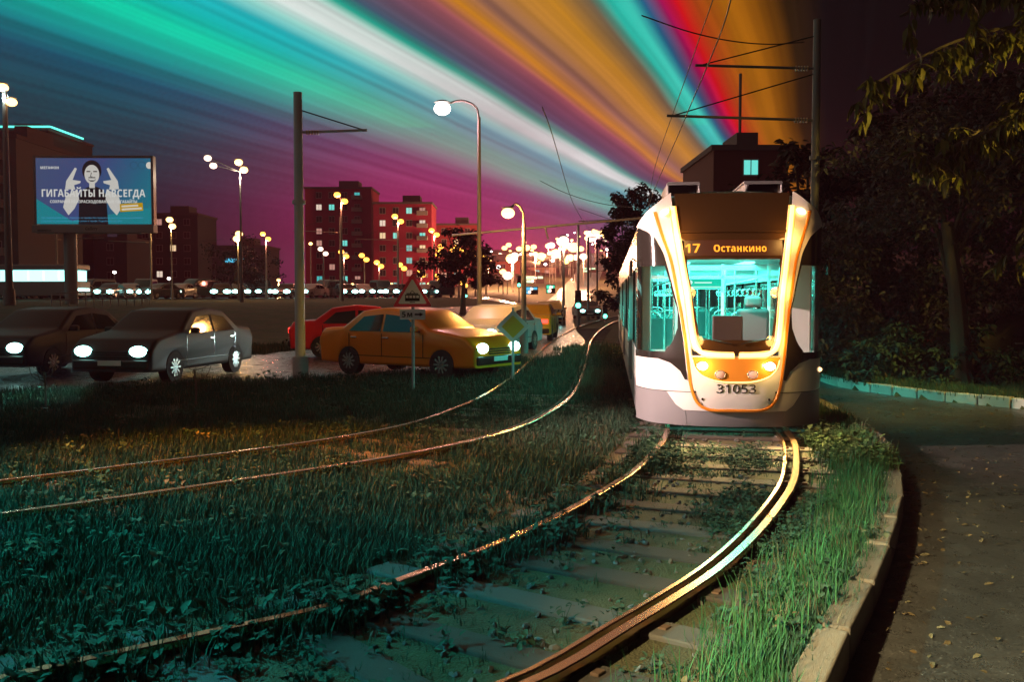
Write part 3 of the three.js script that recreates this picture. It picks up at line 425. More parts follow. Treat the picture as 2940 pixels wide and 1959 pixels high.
// the street climbing the hill: a cluster of lamps, some single out, the rest alike
{
  const proto = [];
  const spots = [];
  for (let k = 0; k < 84; k++) { const q = k / 83, d = rr(190, 520), px = 478 + 130 * ((k * 0.618) % 1), py = 268 - 22 * sstep(480, 600, px) + rr(-14, 12) - (d > 380 ? 6 : 0); spots.push([px, py, d]); }
  for (let k = 0; k < 26; k++) { const q = k / 25; spots.push([436 + 92 * q + rr(-5, 5), 246 + 22 * Math.sqrt(q) + rr(-5, 5), 200 + 180 * q, 4]); }
  spots.forEach(([px, py, d, kind], k) => {
    const top = at(px, py, d), y0 = lie(top.x, d), h = Math.max(4, top.y - y0), v = kind ?? k % 4;
    if (!proto[v]) {
      const t = thing('hill_lamp', v < 4 ? 'small glowing lamp in the dense cluster climbing the far hill street' : 'small amber lamp in the string running down to the far hill cluster', 'street lamp', [top.x, top.y - 8, -d], 0, v < 4 ? 'lamps clustered on the far hill street' : 'amber lamps strung toward the hill cluster');
      mesh('pole', rod(V(0, 0, 0), V(0, 8, 0), 0.12, 0.08, 6), M.pole, t);
      mesh('lamp', new THREE.SphereGeometry([0.6, 0.95, 1.25, 0.42, 0.55][v], 10, 8).scale(1.15, 0.9, 1).translate(0, 8, 0), [M.lampWarm, M.lampPink, M.lampWarm, M.lampWhite, M.lampAmber][v], t); proto[v] = t;
    } else copy(proto[v], undefined, [top.x, top.y - 8, -d]);
    if (k % 5 === 0 && v < 4) { const l = new THREE.PointLight(new THREE.Color().setRGB(1, 0.42, 0.2), 1300); l.position.set(top.x, top.y - 1.6, -d + 1); l.castShadow = true; l.shadow.radius = 20; scene.add(l); }
  });
}
// ---------------------------------------------------------------- overhead line: poles, brackets, wires
function bracketPole(label, px, base, top, d, arms, r = 0.11, m = M.galv) {
  const [x, y, z] = ground(px, d), H = at(px, top, d).y - y, t = thing('line_pole', label, 'tram line pole', [x, y, z]);
  mesh('pole', [rod(V(0, -0.2, 0), V(0, H, 0), r, r * 0.8, 14), new THREE.CylinderGeometry(r * 1.25, r * 1.25, 0.08, 14).translate(0, H * 0.62, 0), rod(V(0, -0.2, 0), V(0, 0.5, 0), r * 1.5, r * 1.5, 14)], m, t);
  for (const [h, len, rise] of arms) {
    mesh('bracket', rod(V(0, h, 0), V(len, h + rise * 0.1, 0), 0.03), m, t); mesh('stay', rod(V(0, h + rise, 0), V(len * 0.96, h + rise * 0.1, 0), 0.014), M.wire, t);
    mesh('insulator', Array.from({ length: 5 }, (_, k) => new THREE.CylinderGeometry(0.055, 0.055, 0.025, 10).rotateZ(Math.PI / 2).translate(Math.sign(len) * (0.2 + 0.06 * k), h, 0)), std([0.5, 0.34, 0.2], 0.3), t);
  }
  return t;
}
bracketPole('broad pale line pole standing on the roadside left of the warning sign', 300, 380, 95, 20.9, [[5.4, 1.5, 0.5]], 0.115, std([0.5, 0.46, 0.48], 0.6));
bracketPole('tall dark line pole with insulated brackets behind the tram on the right', 813, 390, 24, 20.6, [[6.7, -2.6, 0.7], [5.6, -3.2, 1.0]], 0.1, M.pole);
bracketPole('thin line pole between street and tracks, nearest of the far row', 578, 330, 226, 60, [[6.6, 2.2, 0.8]], 0.1, M.pole);
bracketPole('thin line pole of the far row, second', 588, 330, 238, 76, [[6.6, 2.2, 0.8]], 0.1, M.pole);
bracketPole('thin line pole of the far row, third', 597, 330, 246, 96, [[6.6, 2.2, 0.8]], 0.1, M.pole);
bracketPole('thin dark line pole left of the warning sign with a long stay', 152, 300, 232, 90, [[5.4, -4, 1.6]], 0.1, M.pole);
bracketPole('thin dark line pole under the largest amber lamp, bracket to the left', 341, 300, 218, 84, [[6.0, -4.2, 1.7]], 0.1, M.pole);
bracketPole('thin dark line pole under the second amber lamp, bracket to the left', 398, 300, 232, 106, [[6.4, -4.6, 1.9]], 0.1, M.pole);
bracketPole('thin dark line pole under the third amber lamp, bracket to the left', 434, 300, 240, 126, [[6.4, -5, 2]], 0.1, M.pole);
bracketPole('dark line pole behind the billboard corner, stay to the right', 58, 300, 232, 88, [[5.6, 4.4, 1.4]], 0.1, M.pole);
{
  const wires = [['contact wire of the near track', railA, 5.6, -0.76], ['contact wire of the left track', railB, 5.6, -0.76], ['upper cable over the near track', railA, 6.9, -0.6]];
  for (const [label, path, h, a] of wires) { const p = offsetPath(path, a).filter((q) => -q.z > (path === railB ? 19 : 9)).map((q) => V(q.x, h, q.z)).filter((_, k) => k % 6 === 0); tag(mesh('overhead_wire', new THREE.TubeGeometry(new THREE.CatmullRomCurve3(p), 160, 0.011, 5), M.wire), 'thin ' + label, 'overhead wire'); }
  const sag = (a, b, s, label, r = 0.012) => tag(mesh('cable', tube([a, a.clone().lerp(b, 0.25).add(V(0, -s * 0.75, 0)), a.clone().lerp(b, 0.5).add(V(0, -s, 0)), a.clone().lerp(b, 0.75).add(V(0, -s * 0.75, 0)), b], r, 40, 5), M.wire), label, 'cable');
  sag(at(640, 209, 33), at(540, 182, 40), 0.25, 'dark cable sagging above the left track toward the tram shoulder');
  sag(at(800, 46, 20.6), at(640, 20, 16), 0.2, 'cable from the insulated bracket toward the upper edge');
  sag(at(478, 250, 60), at(660, 276, 60), 0.3, 'cable crossing the far hill lights');
  sag(at(225, 240, 86), at(60, 236, 86), 0.5, 'cable under the billboard');
  tag(mesh('span_pole', [rod(at(452, 236, 34), at(640, 219, 34), 0.04, 0.04), rod(at(545, 228, 34), at(548, 240, 34), 0.03)], M.galv), 'pale horizontal span tube above the left track', 'span tube');
}
// ---------------------------------------------------------------- billboard
{
  const d = 62, k = d / FOCAL, a = at(41, 160, d), b = at(154, 225, d), [gx, gy, gz] = ground(72, d), t = thing('billboard', 'lit blue billboard with a laughing man raising both hands on a single post', 'billboard', [gx, gy, gz], 0.02);
  const cx = (a.x + b.x) / 2 - gx, w = b.x - a.x, h = a.y - b.y, cy = (a.y + b.y) / 2 - gy;
  const art = canvasMap(1024, 576, (g, W, H) => {
    const r = g.createLinearGradient(0, 0, W, H); r.addColorStop(0, '#4a5f86'); r.addColorStop(0.45, '#46578f'); r.addColorStop(1, '#0c8f9c'); g.fillStyle = '#3f5f8e'; g.fillRect(0, 0, W, H); g.fillStyle = r; g.fillRect(0, 0, W, H);
    g.fillStyle = '#1596a2'; g.beginPath(); g.moveTo(0, H); g.lineTo(0, H * 0.62); g.lineTo(W * 0.3, H * 0.95); g.lineTo(W, H * 0.75); g.lineTo(W, H); g.fill();
    // the man: dark shirt, pale face, dark hair, raised hands
    g.fillStyle = '#14181e'; g.beginPath(); g.moveTo(370, H); g.lineTo(380, 330); g.quadraticCurveTo(420, 250, 500, 245); g.quadraticCurveTo(590, 250, 620, 330); g.lineTo(635, H); g.fill();
    const skin = '#e6e4dc'; g.fillStyle = '#1b1d22'; g.beginPath(); g.ellipse(497, 110, 86, 92, 0, 0, 7); g.fill(); g.fillStyle = skin; g.beginPath(); g.ellipse(497, 142, 66, 84, 0, 0, 7); g.fill(); g.fillRect(472, 205, 50, 56);
    g.fillStyle = '#1b1d22'; g.fillRect(450, 112, 34, 9); g.fillRect(510, 112, 34, 9); g.fillRect(466, 166, 62, 8); g.beginPath(); g.ellipse(497, 184, 32, 20, 0, 0, 3.14); g.fill(); g.fillStyle = '#fbfaf4'; g.fillRect(472, 184, 50, 8);
    g.strokeStyle = '#2a2c32'; g.lineWidth = 5; g.beginPath(); g.moveTo(494, 125); g.lineTo(484, 160); g.lineTo(500, 162); g.stroke();
    for (const s of [-1, 1]) { const X = (x) => 497 + s * x; g.fillStyle = skin; g.beginPath(); g.moveTo(X(130), 270); g.lineTo(X(235), 330); g.lineTo(X(262), 430); g.lineTo(X(215), 500); g.lineTo(X(160), 440); g.lineTo(X(118), 360); g.fill();
      g.beginPath(); g.moveTo(X(240), 270); g.lineTo(X(230), 200); g.lineTo(X(150), 82); g.lineTo(X(132), 92); g.lineTo(X(172), 190); g.lineTo(X(100), 200); g.lineTo(X(104), 218); g.lineTo(X(160), 236); g.lineTo(X(150), 275); g.fill(); }
    g.fillStyle = '#f4f4ee'; g.textBaseline = 'alphabetic'; g.font = 'bold 34px sans-serif'; g.fillText('МЕГАФОН', 38, 96, 170);
    g.font = 'bold 92px sans-serif'; g.fillText('ГИГАБАЙТЫ НАВСЕГДА', 40, 338, 930); g.font = 'bold 36px sans-serif'; g.fillText('СОХРАНЯЙ НЕИЗРАСХОДОВАННЫЕ ГИГАБАЙТЫ', 118, 392, 780);
    g.save(); g.translate(740, 400); g.rotate(-0.06); g.fillStyle = '#d8a90c'; g.fillRect(0, 0, 205, 70); g.fillStyle = '#f4ecd8'; g.fillRect(14, 14, 150, 16); g.fillRect(14, 40, 180, 18); g.restore();
    g.fillStyle = '#58b8e8'; g.font = '20px sans-serif'; g.fillText('При подключении опции «Перенос» на тарифах без перерасхода неиспользованные гигабайты', 40, 528, 930); g.fillText('сохраняются, максимальный объем указан в тарифе. Подробности на сайте', 40, 556, 930);
    g.strokeStyle = '#10445c'; g.lineWidth = 3; for (const x of [872, 944]) { g.beginPath(); g.arc(x, 62, 32, 0, 7); g.stroke(); } g.fillStyle = '#f4f0e4'; g.beginPath(); g.arc(1010, 62, 30, 0, 7); g.fill();
  });
  const am = new THREE.MeshStandardMaterial({ color: 0x222222, roughness: 0.6, emissive: 0xffffff, emissiveMap: art, emissiveIntensity: 0.62 });
  mesh('frame', [box(w + 0.3, 0.16, 0.5, cx, cy + h / 2 + 0.08, 0), box(0.16, h + 0.32, 0.5, cx - w / 2 - 0.08, cy, 0.003), box(0.16, h + 0.32, 0.5, cx + w / 2 + 0.08, cy, 0.003), box(w, h, 0.1, cx, cy, -0.16)], M.grey, t);
  mesh('display', new THREE.PlaneGeometry(w, h).translate(cx, cy, 0.2), am, t);
  const ledge = mesh('ledge', [rbox(w + 0.4, 0.5, 0.8, 0.04, cx, cy - h / 2 - 0.32, 0.1)], M.galv, t);
  const nm = canvasMap(256, 96, (g) => { g.fillStyle = '#9a9a98'; g.fillRect(0, 0, 256, 96); g.fillStyle = '#2c2c2e'; g.font = 'italic bold 64px serif'; g.textBaseline = 'middle'; g.fillText('Gallery', 22, 48, 212); });
  mesh('name_plate', new THREE.PlaneGeometry(0.95, 0.42).translate(cx - 0.1, cy - h / 2 - 0.32, 0.512), std([1, 1, 1], 0.5, 0, { map: nm }), ledge);
  const nn = canvasMap(256, 32, (g) => { g.fillStyle = '#77787a'; g.fillRect(0, 0, 256, 32); g.fillStyle = '#222'; g.font = 'bold 24px sans-serif'; g.textBaseline = 'middle'; g.fillText('495 785-20-40', 12, 16, 232); });
  mesh('number_plate', new THREE.PlaneGeometry(0.9, 0.12).translate(cx - w / 2 + 0.6, cy - h / 2 - 0.44, 0.512), std([1, 1, 1], 0.5, 0, { map: nn }), ledge);
  mesh('post', [rod(V(0, -0.3, 0), V(0, cy - h / 2 - 0.1, 0), 0.4, 0.4, 16)], M.galv, t);
  mesh('catwalk', box(w * 0.9, 0.06, 0.7, cx, cy - h / 2 - 0.62, 0.7), M.pole, t);
}
// ---------------------------------------------------------------- signs
{
  const d = 17.6, [x, y, z] = ground(413, d), k = d / FOCAL, t = thing('warning_sign', 'red triangular tram warning sign above a white plate reading 5 м with an arrow', 'traffic sign', [x, y, z]);
  const yc = (py) => at(413, py, d).y - y, tri = (s, c) => { const q = new THREE.Shape(); const r = 0.08 * s; q.moveTo(-s * 0.5 + r, 0); q.lineTo(s * 0.5 - r, 0); q.quadraticCurveTo(s * 0.5, 0, s * 0.5 - r * 0.5, r * 0.87); q.lineTo(r * 0.5, s * 0.866 - r * 0.87); q.quadraticCurveTo(0, s * 0.866, -r * 0.5, s * 0.866 - r * 0.87); q.lineTo(-s * 0.5 + r * 0.5, r * 0.87); q.quadraticCurveTo(-s * 0.5, 0, -s * 0.5 + r, 0); return q; };
  const y0 = yc(307.5);
  mesh('red_triangle', new THREE.ExtrudeGeometry(tri(0.73), { depth: 0.02, bevelEnabled: false }).translate(0, y0, 0.06), std([0.62, 0.03, 0.05], 0.45), t);
  const w = mesh('white_triangle', new THREE.ExtrudeGeometry(tri(0.54), { depth: 0.006, bevelEnabled: false }).translate(0, y0 + 0.06, 0.081), std([0.62, 0.56, 0.6], 0.45), t);
  const tr = [box(0.27, 0.12, 0.006, 0, y0 + 0.17, 0.09), box(0.22, 0.022, 0.006, 0, y0 + 0.246, 0.09), box(0.1, 0.012, 0.006, 0, y0 + 0.09, 0.09), rod(V(-0.04, y0 + 0.265, 0.09), V(0, y0 + 0.305, 0.09), 0.005), rod(V(0.04, y0 + 0.265, 0.09), V(0, y0 + 0.305, 0.09), 0.005), rod(V(-0.04, y0 + 0.265, 0.09), V(0, y0 + 0.24, 0.09), 0.005), rod(V(0.04, y0 + 0.265, 0.09), V(0, y0 + 0.24, 0.09), 0.005)];
  const sym = mesh('tram_symbol', tr, M.black, w); mesh('symbol_window', [-0.096, -0.032, 0.032, 0.096].map((q) => box(0.048, 0.045, 0.004, q, y0 + 0.19, 0.095)), std([0.62, 0.56, 0.6], 0.45), w);
  const p = mesh('distance_plate', rbox(0.47, 0.19, 0.02, 0.008, 0, yc(314.8), 0.07), std([0.62, 0.58, 0.62], 0.45), t);
  mesh('plate_text', [textGeo('5', 0.1).translate(-0.16, yc(314.8), 0.081), textGeo('м', 0.1).translate(-0.05, yc(314.8) - 0.008, 0.081), box(0.1, 0.03, 0.004, 0.09, yc(314.8), 0.084), new THREE.ConeGeometry(0.045, 0.07, 3).rotateZ(-Math.PI / 2).scale(1, 1, 0.05).translate(0.165, yc(314.8), 0.084)], M.black, p);
  mesh('post', rod(V(0, -0.2, 0), V(0, yc(288), 0), 0.03, 0.03, 10), M.galv, t);
}
{
  const d = 20, [x, y, z] = ground(513, d), t = thing('priority_sign', 'yellow diamond priority road sign on a thin post beside the street', 'traffic sign', [x, y, z]), yc = at(513, 327, d).y - y;
  mesh('board', rbox(0.5, 0.5, 0.02, 0.01).rotateZ(Math.PI / 4).translate(0, yc, 0.05), std([0.62, 0.56, 0.56], 0.4), t); mesh('yellow_diamond', rbox(0.34, 0.34, 0.012, 0.004).rotateZ(Math.PI / 4).translate(0, yc, 0.064), std([0.7, 0.38, 0.04], 0.4), t);
  mesh('post', rod(V(0, -0.2, 0), V(0, yc + 0.4, 0), 0.03, 0.03, 10), M.galv, t);
}
{
  const d = 58, a = at(548, 309.5, d), b = at(564, 317, d), t = thing('chevron_board', 'white board with dark chevron arrows beside the far street', 'traffic sign', [(a.x + b.x) / 2, lie((a.x + b.x) / 2, d), -d]), y = (a.y + b.y) / 2 - lie((a.x + b.x) / 2, d), w = b.x - a.x, h = a.y - b.y;
  mesh('board', box(w, h, 0.04, 0, y, 0), std([0.6, 0.55, 0.5], 0.5), t); mesh('chevron', [-0.36, -0.12, 0.12, 0.36].flatMap((q) => [box(0.07, h * 0.55, 0.01, q * w, y + h * 0.17, 0.026, 0, 0, -0.6), box(0.07, h * 0.55, 0.012, q * w, y - h * 0.17, 0.026, 0, 0, 0.6)]), M.black, t);
  mesh('leg', [rod(V(-w * 0.4, 0, -0.04), V(-w * 0.4, y, -0.04), 0.03), rod(V(w * 0.4, 0, -0.04), V(w * 0.4, y, -0.04), 0.03)], M.galv, t);
}
function signal(label, px, py, d, lit) {
  const [x, y, z] = ground(px, d), H = at(px, py, d).y - y, t = thing('traffic_light', label, 'traffic light', [x, y, z]);
  mesh('post', rod(V(0, -0.2, 0), V(0, H + 0.6, -0.1), 0.06, 0.05), M.pole, t); mesh('housing', rbox(0.36, 1.05, 0.26, 0.04, 0, H + 0.3, 0), M.black, t);
  [0.65, 0.3, -0.05].forEach((q, k) => mesh('signal_lamp', new THREE.SphereGeometry(0.15, 12, 8).scale(1, 1, 0.5).translate(0, H + q, 0.13), k === lit ? [glow([1, 0.1, 0.05], 6), glow([1, 0.6, 0.1], 6), glow([0.1, 1, 0.6], 7)][k] : M.darkGlass, t));
}
signal('green traffic light beside the left track ahead of the hill', 578, 305, 55, 2); signal('green traffic light left of the far line poles', 519, 285, 90, 2); signal('green traffic light close to the rear of the tram', 605, 316, 70, 2); signal('green traffic light at the highway, right end of the car row', 466, 296, 112, 2);
// ---------------------------------------------------------------- cars at rest
const carMats = new Map();
function makeCar(label, group, paint, kind = 'saloon', lights = 'front', lens = 0.15) {
  const t = thing(kind === 'van' ? 'van' : 'car', label, kind === 'van' ? 'van' : 'car', [0, 0, 0], 0, group), long = kind === 'van' ? 4.9 : 4.4, h = kind === 'van' ? 1.95 : 1.45, W = 1.76;
  const p = std(paint, paint[0] < 0.02 ? 0.6 : 0.3, 0.1), s = new THREE.Shape();                        // side outline, nose at +x
  const out = kind === 'van' ? [[-2.4, 0.35], [-2.42, 1.7], [-2.3, 1.93], [0.9, 1.95], [1.25, 1.82], [1.95, 1.12], [2.38, 0.98], [2.46, 0.6], [2.4, 0.32]] : [[-2.15, 0.34], [-2.2, 0.8], [-2.08, 0.98], [-1.5, 1.02], [-1.0, 1.38], [-0.3, 1.46], [0.35, 1.4], [1.0, 1.0], [1.95, 0.85], [2.18, 0.66], [2.18, 0.34]];
  s.moveTo(...out[0]); for (let k = 1; k < out.length; k++) { const [a, b] = out[k - 1], [c, d] = out[k]; s.quadraticCurveTo(a + (c - a) * 0.5, b + (d - b) * 0.5 + 0.012, c, d); }
  for (const cx of kind === 'van' ? [1.5, -1.5] : [1.35, -1.32]) { s.lineTo(cx + 0.38, 0.32); s.absarc(cx, 0.32, 0.37, 0, Math.PI, false); s.lineTo(cx - 0.38, 0.32); }
  s.closePath();
  const g = new THREE.ExtrudeGeometry(s, { depth: W - 0.16, bevelEnabled: true, bevelSize: 0.07, bevelThickness: 0.08, bevelSegments: 3, curveSegments: 8 }).translate(0, 0, -(W - 0.16) / 2);
  const q = g.attributes.position; for (let k = 0; k < q.count; k++) { const y = q.getY(k); if (y > 0.95) q.setZ(k, q.getZ(k) * (1 - 0.17 * (y - 0.95) / 0.5 * (kind === 'van' ? 0.4 : 1))); } 
  mesh('body', toCreasedNormals(g, 0.7), p, t);
  const nz = kind === 'van' ? 2.47 : 2.245;
  mesh('grille', [0, 0.05, 0.1].map((y) => rbox(0.03, 0.03, 0.8, 0.008, nz, 0.56 + y, 0)), M.black, t);
  for (const z of [0.89, -0.89]) {
    mesh('mirror', rbox(0.12, 0.13, 0.2, 0.04, kind === 'van' ? 1.45 : 0.72, kind === 'van' ? 1.22 : 1.06, z * 1.12), p, t);
    mesh('handle', [-0.2, kind === 'van' ? -1.2 : -1.15].map((x) => rbox(0.18, 0.03, 0.03, 0.01, x, 0.86, z)), M.rail, t);
    mesh('door_seam', [0.86, -0.32, -1.3].map((x) => box(0.014, 0.5, 0.006, x, 0.7, z * 0.994)).concat([box(3.0, 0.014, 0.006, -0.1, 0.45, z * 0.994)]), M.black, t);
  }
  const win = (pts, z, tilt) => { const w = new THREE.Shape(pts.map(([x, y]) => new THREE.Vector2(x, y))); const e = new THREE.ExtrudeGeometry(w, { depth: 0.012, bevelEnabled: false }); const a = e.attributes.position; for (let k = 0; k < a.count; k++) { const y = a.getY(k); a.setZ(k, Math.sign(z) * (Math.abs(z) * (1 - tilt * Math.max(0, y - 0.95) / 0.5) + a.getZ(k))); } e.computeVertexNormals(); return e; };
  for (const z of [0.884, -0.884]) for (const pts of kind === 'van' ? [[[0.1, 1.15], [1.62, 1.15], [1.08, 1.72], [0.1, 1.78]], [[-2.2, 1.15], [0.0, 1.15], [0.0, 1.78], [-2.2, 1.76]]] : [[[-0.28, 1.0], [0.78, 1.0], [0.3, 1.33], [-0.28, 1.38]], [[-1.3, 1.0], [-0.36, 1.0], [-0.36, 1.38], [-0.92, 1.32]]]) mesh('window', win(pts, z, kind === 'van' ? 0.075 : 0.17), M.darkGlass, t);
  const ws = kind === 'van' ? [[1.93, 1.15], [1.28, 1.82]] : [[1.0, 1.01], [0.38, 1.39]], n = V(ws[1][1] - ws[0][1], ws[0][0] - ws[1][0], 0).normalize().multiplyScalar(-0.02);
  const sheet = (a, b, w1, w2) => grid(4, 2, (u, v) => [a[0] + (b[0] - a[0]) * v + Math.abs(n.x) * 1.1, a[1] + (b[1] - a[1]) * v + Math.abs(n.y) * 1.1, (u - 0.5) * (w1 + (w2 - w1) * v)]);
  mesh('windscreen', sheet(ws[0], ws[1], 1.5, 1.22), M.darkGlass, t);
  for (const x of kind === 'van' ? [1.5, -1.5] : [1.35, -1.32]) for (const z of [0.78, -0.78]) { const w = mesh('wheel', new THREE.CylinderGeometry(0.32, 0.32, 0.2, 20).rotateX(Math.PI / 2).translate(x, 0.32, z), M.rubber, t); mesh('rim', [new THREE.CylinderGeometry(0.2, 0.2, 0.03, 16, 1, true).rotateX(Math.PI / 2).translate(x, 0.32, z + Math.sign(z) * 0.1), ...Array.from({ length: 5 }, (_, k) => box(0.38, 0.045, 0.02, 0, 0, 0, 0, 0, k * Math.PI / 5).translate(x, 0.32, z + Math.sign(z) * 0.105))], M.rail, w); }
  const nx = kind === 'van' ? 2.5 : 2.26, rx = kind === 'van' ? -2.49 : -2.27;
  for (const z of [0.6, -0.6]) { mesh('headlight', new THREE.SphereGeometry(lens, 12, 8).scale(0.5, 0.75, 1.35).translate(nx - 0.03, 0.68, z), lights === 'off' ? M.galv : lights === 'white' ? M.headTeal : M.headTeal, t); mesh('tail_light', rbox(0.06, 0.16, 0.3, 0.02, rx + 0.02, 0.8, z * 1.05), lights === 'off' ? std([0.2, 0.02, 0.02], 0.3) : M.tail, t); }
  mesh('bumper', [rbox(0.12, 0.2, 1.66, 0.05, nx - 0.04, 0.42, 0), rbox(0.12, 0.2, 1.66, 0.05, rx + 0.04, 0.42, 0)], M.black, t);
  mesh('number_plate', [box(0.012, 0.1, 0.5, nx + 0.03, 0.45, 0), box(0.012, 0.1, 0.5, rx - 0.03, 0.6, 0)], M.white, t);
  return t;
}
const put = (o, px, d, turn, lift = 0.05) => { const [x, y, z] = ground(px, d); o.position.set(x, y + lift, z); o.rotation.y = turn; return o; };
// turn: heading of the nose, 0 = to the right, -pi/2 = toward the camera
const beam = (px, d, turn, color, power) => { const [x, y, z] = ground(px, d), l = new THREE.SpotLight(new THREE.Color().setRGB(...color), power, 0, 0.6, 0.8, 2); l.position.set(x + Math.cos(turn) * 2.6, y + 0.7, z - Math.sin(turn) * 2.6); l.target.position.set(x + Math.cos(turn) * 12, y - 0.4, z - Math.sin(turn) * 12); l.castShadow = true; l.shadow.radius = 5; scene.add(l, l.target); };
put(makeCar('dark saloon car with bright white headlights on the street at left', undefined, [0.008, 0.01, 0.012]), 170, 21.0, -1.75); beam(170, 21.0, -1.75, [0.3, 1, 0.9], 110);
put(makeCar('second dark car with white headlights at the left edge of the picture', undefined, [0.008, 0.01, 0.012]), 54, 22.4, -1.72); beam(54, 22.4, -1.72, [0.3, 1, 0.9], 90);
{ const y = put(makeCar('bright yellow orange taxi seen from its side behind the tram warning sign', undefined, [0.95, 0.24, 0.004]), 418, 21.6, 2.55 + Math.PI); }  // car at rest; orange paint stands in for an amber light streak
put(makeCar('red car on the far lane left of the yellow orange taxi', undefined, [0.7, 0.02, 0.03]), 368, 28.5, 0.15);  // red paint stands in for a tail light streak
put(makeCar('yellow car under the street lamp seen from behind', undefined, [0.8, 0.4, 0.03]), 534, 40, 1.45);
put(makeCar('small silver car with white headlights near the curved arm lamp', undefined, [0.4, 0.4, 0.42]), 497, 31, -1.9); beam(497, 31, -1.9, [0.7, 1, 0.95], 70);
put(makeCar('amber lit car farther up the street', undefined, [0.5, 0.3, 0.1]), 549, 62, -1.55);
put(makeCar('grey car high on the hill street with headlights on', undefined, [0.3, 0.28, 0.28]), 586, 78, -1.5);
// the highway's row of cars
{
  const G = 'cars standing in the highway row', kinds = [makeCar('', G, [0.04, 0.05, 0.055], 'saloon', 'front', 0.26), makeCar('', G, [0.4, 0.4, 0.42], 'saloon', 'front', 0.24), makeCar('', G, [0.05, 0.12, 0.14], 'van', 'front', 0.25)];
  const nth = 'first second third fourth fifth sixth seventh eighth ninth tenth eleventh twelfth thirteenth fourteenth fifteenth sixteenth seventeenth eighteenth nineteenth twentieth'.split(' ').concat(['twenty first', 'twenty second', 'twenty third', 'twenty fourth']);
  let n = 0;
  const px = [6, 22, 40, 58, 78, 96, 112, 130, 146, 162, 182, 200, 222, 240, 262, 288, 312, 330, 345, 362, 381, 398, 426, 440];
  px.forEach((p, k) => { const d = 94 + (k % 3) * 3.4 + sstep(200, 440, p) * 12, o = k < 3 ? kinds[k] : copy(kinds[k % 3]); o.userData.label = `small ${['dark car', 'silver car', 'grey van'][k % 3]} with bright headlights, ${nth[k]} from left in the highway row`; put(o, p, d, (k % 2 ? -1.3 : -1.8) + rr(-0.2, 0.2), 0.06); });
}
{ const o = put(makeCar('dark parked car with a spoked wheel, half hidden by the shrubs on the right', undefined, [0.012, 0.012, 0.014], 'saloon', 'off'), 1042, 20.6, 0.12, 0); }
// bus with a lit window row on the left of the highway
{
  const d = 88, [x, y, z] = ground(22, d), t = thing('bus', 'long bus with a bright row of teal lit windows at the left edge', 'bus', [x, y + 0.05, z], -0.08);
  mesh('body', [rbox(12, 1.35, 2.5, 0.1, 0, 1.0, 0), rbox(12, 0.5, 2.5, 0.1, 0, 2.95, 0)], M.grey, t);
  for (let k = 0; k < 8; k++) mesh('window', rbox(1.25, 0.95, 2.4, 0.03, -5.1 + k * 1.45, 2.18, 0), glow([0.35, 1, 0.9], 2.4), t);
  for (const a of [-3.6, 3.8]) for (const b of [1.1, -1.1]) mesh('wheel', new THREE.CylinderGeometry(0.48, 0.48, 0.28, 18).rotateX(Math.PI / 2).translate(a, 0.48, b), M.rubber, t);
  mesh('tail_light', box(0.05, 0.2, 2, -6.02, 1.2, 0), M.tail, t); mesh('headlight', box(0.05, 0.2, 1.9, 6.02, 0.9, 0), M.headTeal, t);
}
// railing on the left
{
  const t = thing('railing', 'low pale railing with posts on the bank under the billboard', 'railing'), a = at(52, 303, 56), b = at(150, 303, 60);
  for (let k = 0; k <= 12; k++) { const p = a.clone().lerp(b, k / 12), y = lie(p.x, -p.z); mesh('railing_post', rod(V(p.x, y - 0.1, p.z), V(p.x, y + 0.95, p.z), 0.035), M.galv, t); }
  for (const h of [0.5, 0.92]) mesh('railing_bar', tube([0, 0.25, 0.5, 0.75, 1].map((q) => { const p = a.clone().lerp(b, q); return V(p.x, lie(p.x, -p.z) + h, p.z); }), 0.03), M.galv, t);
}
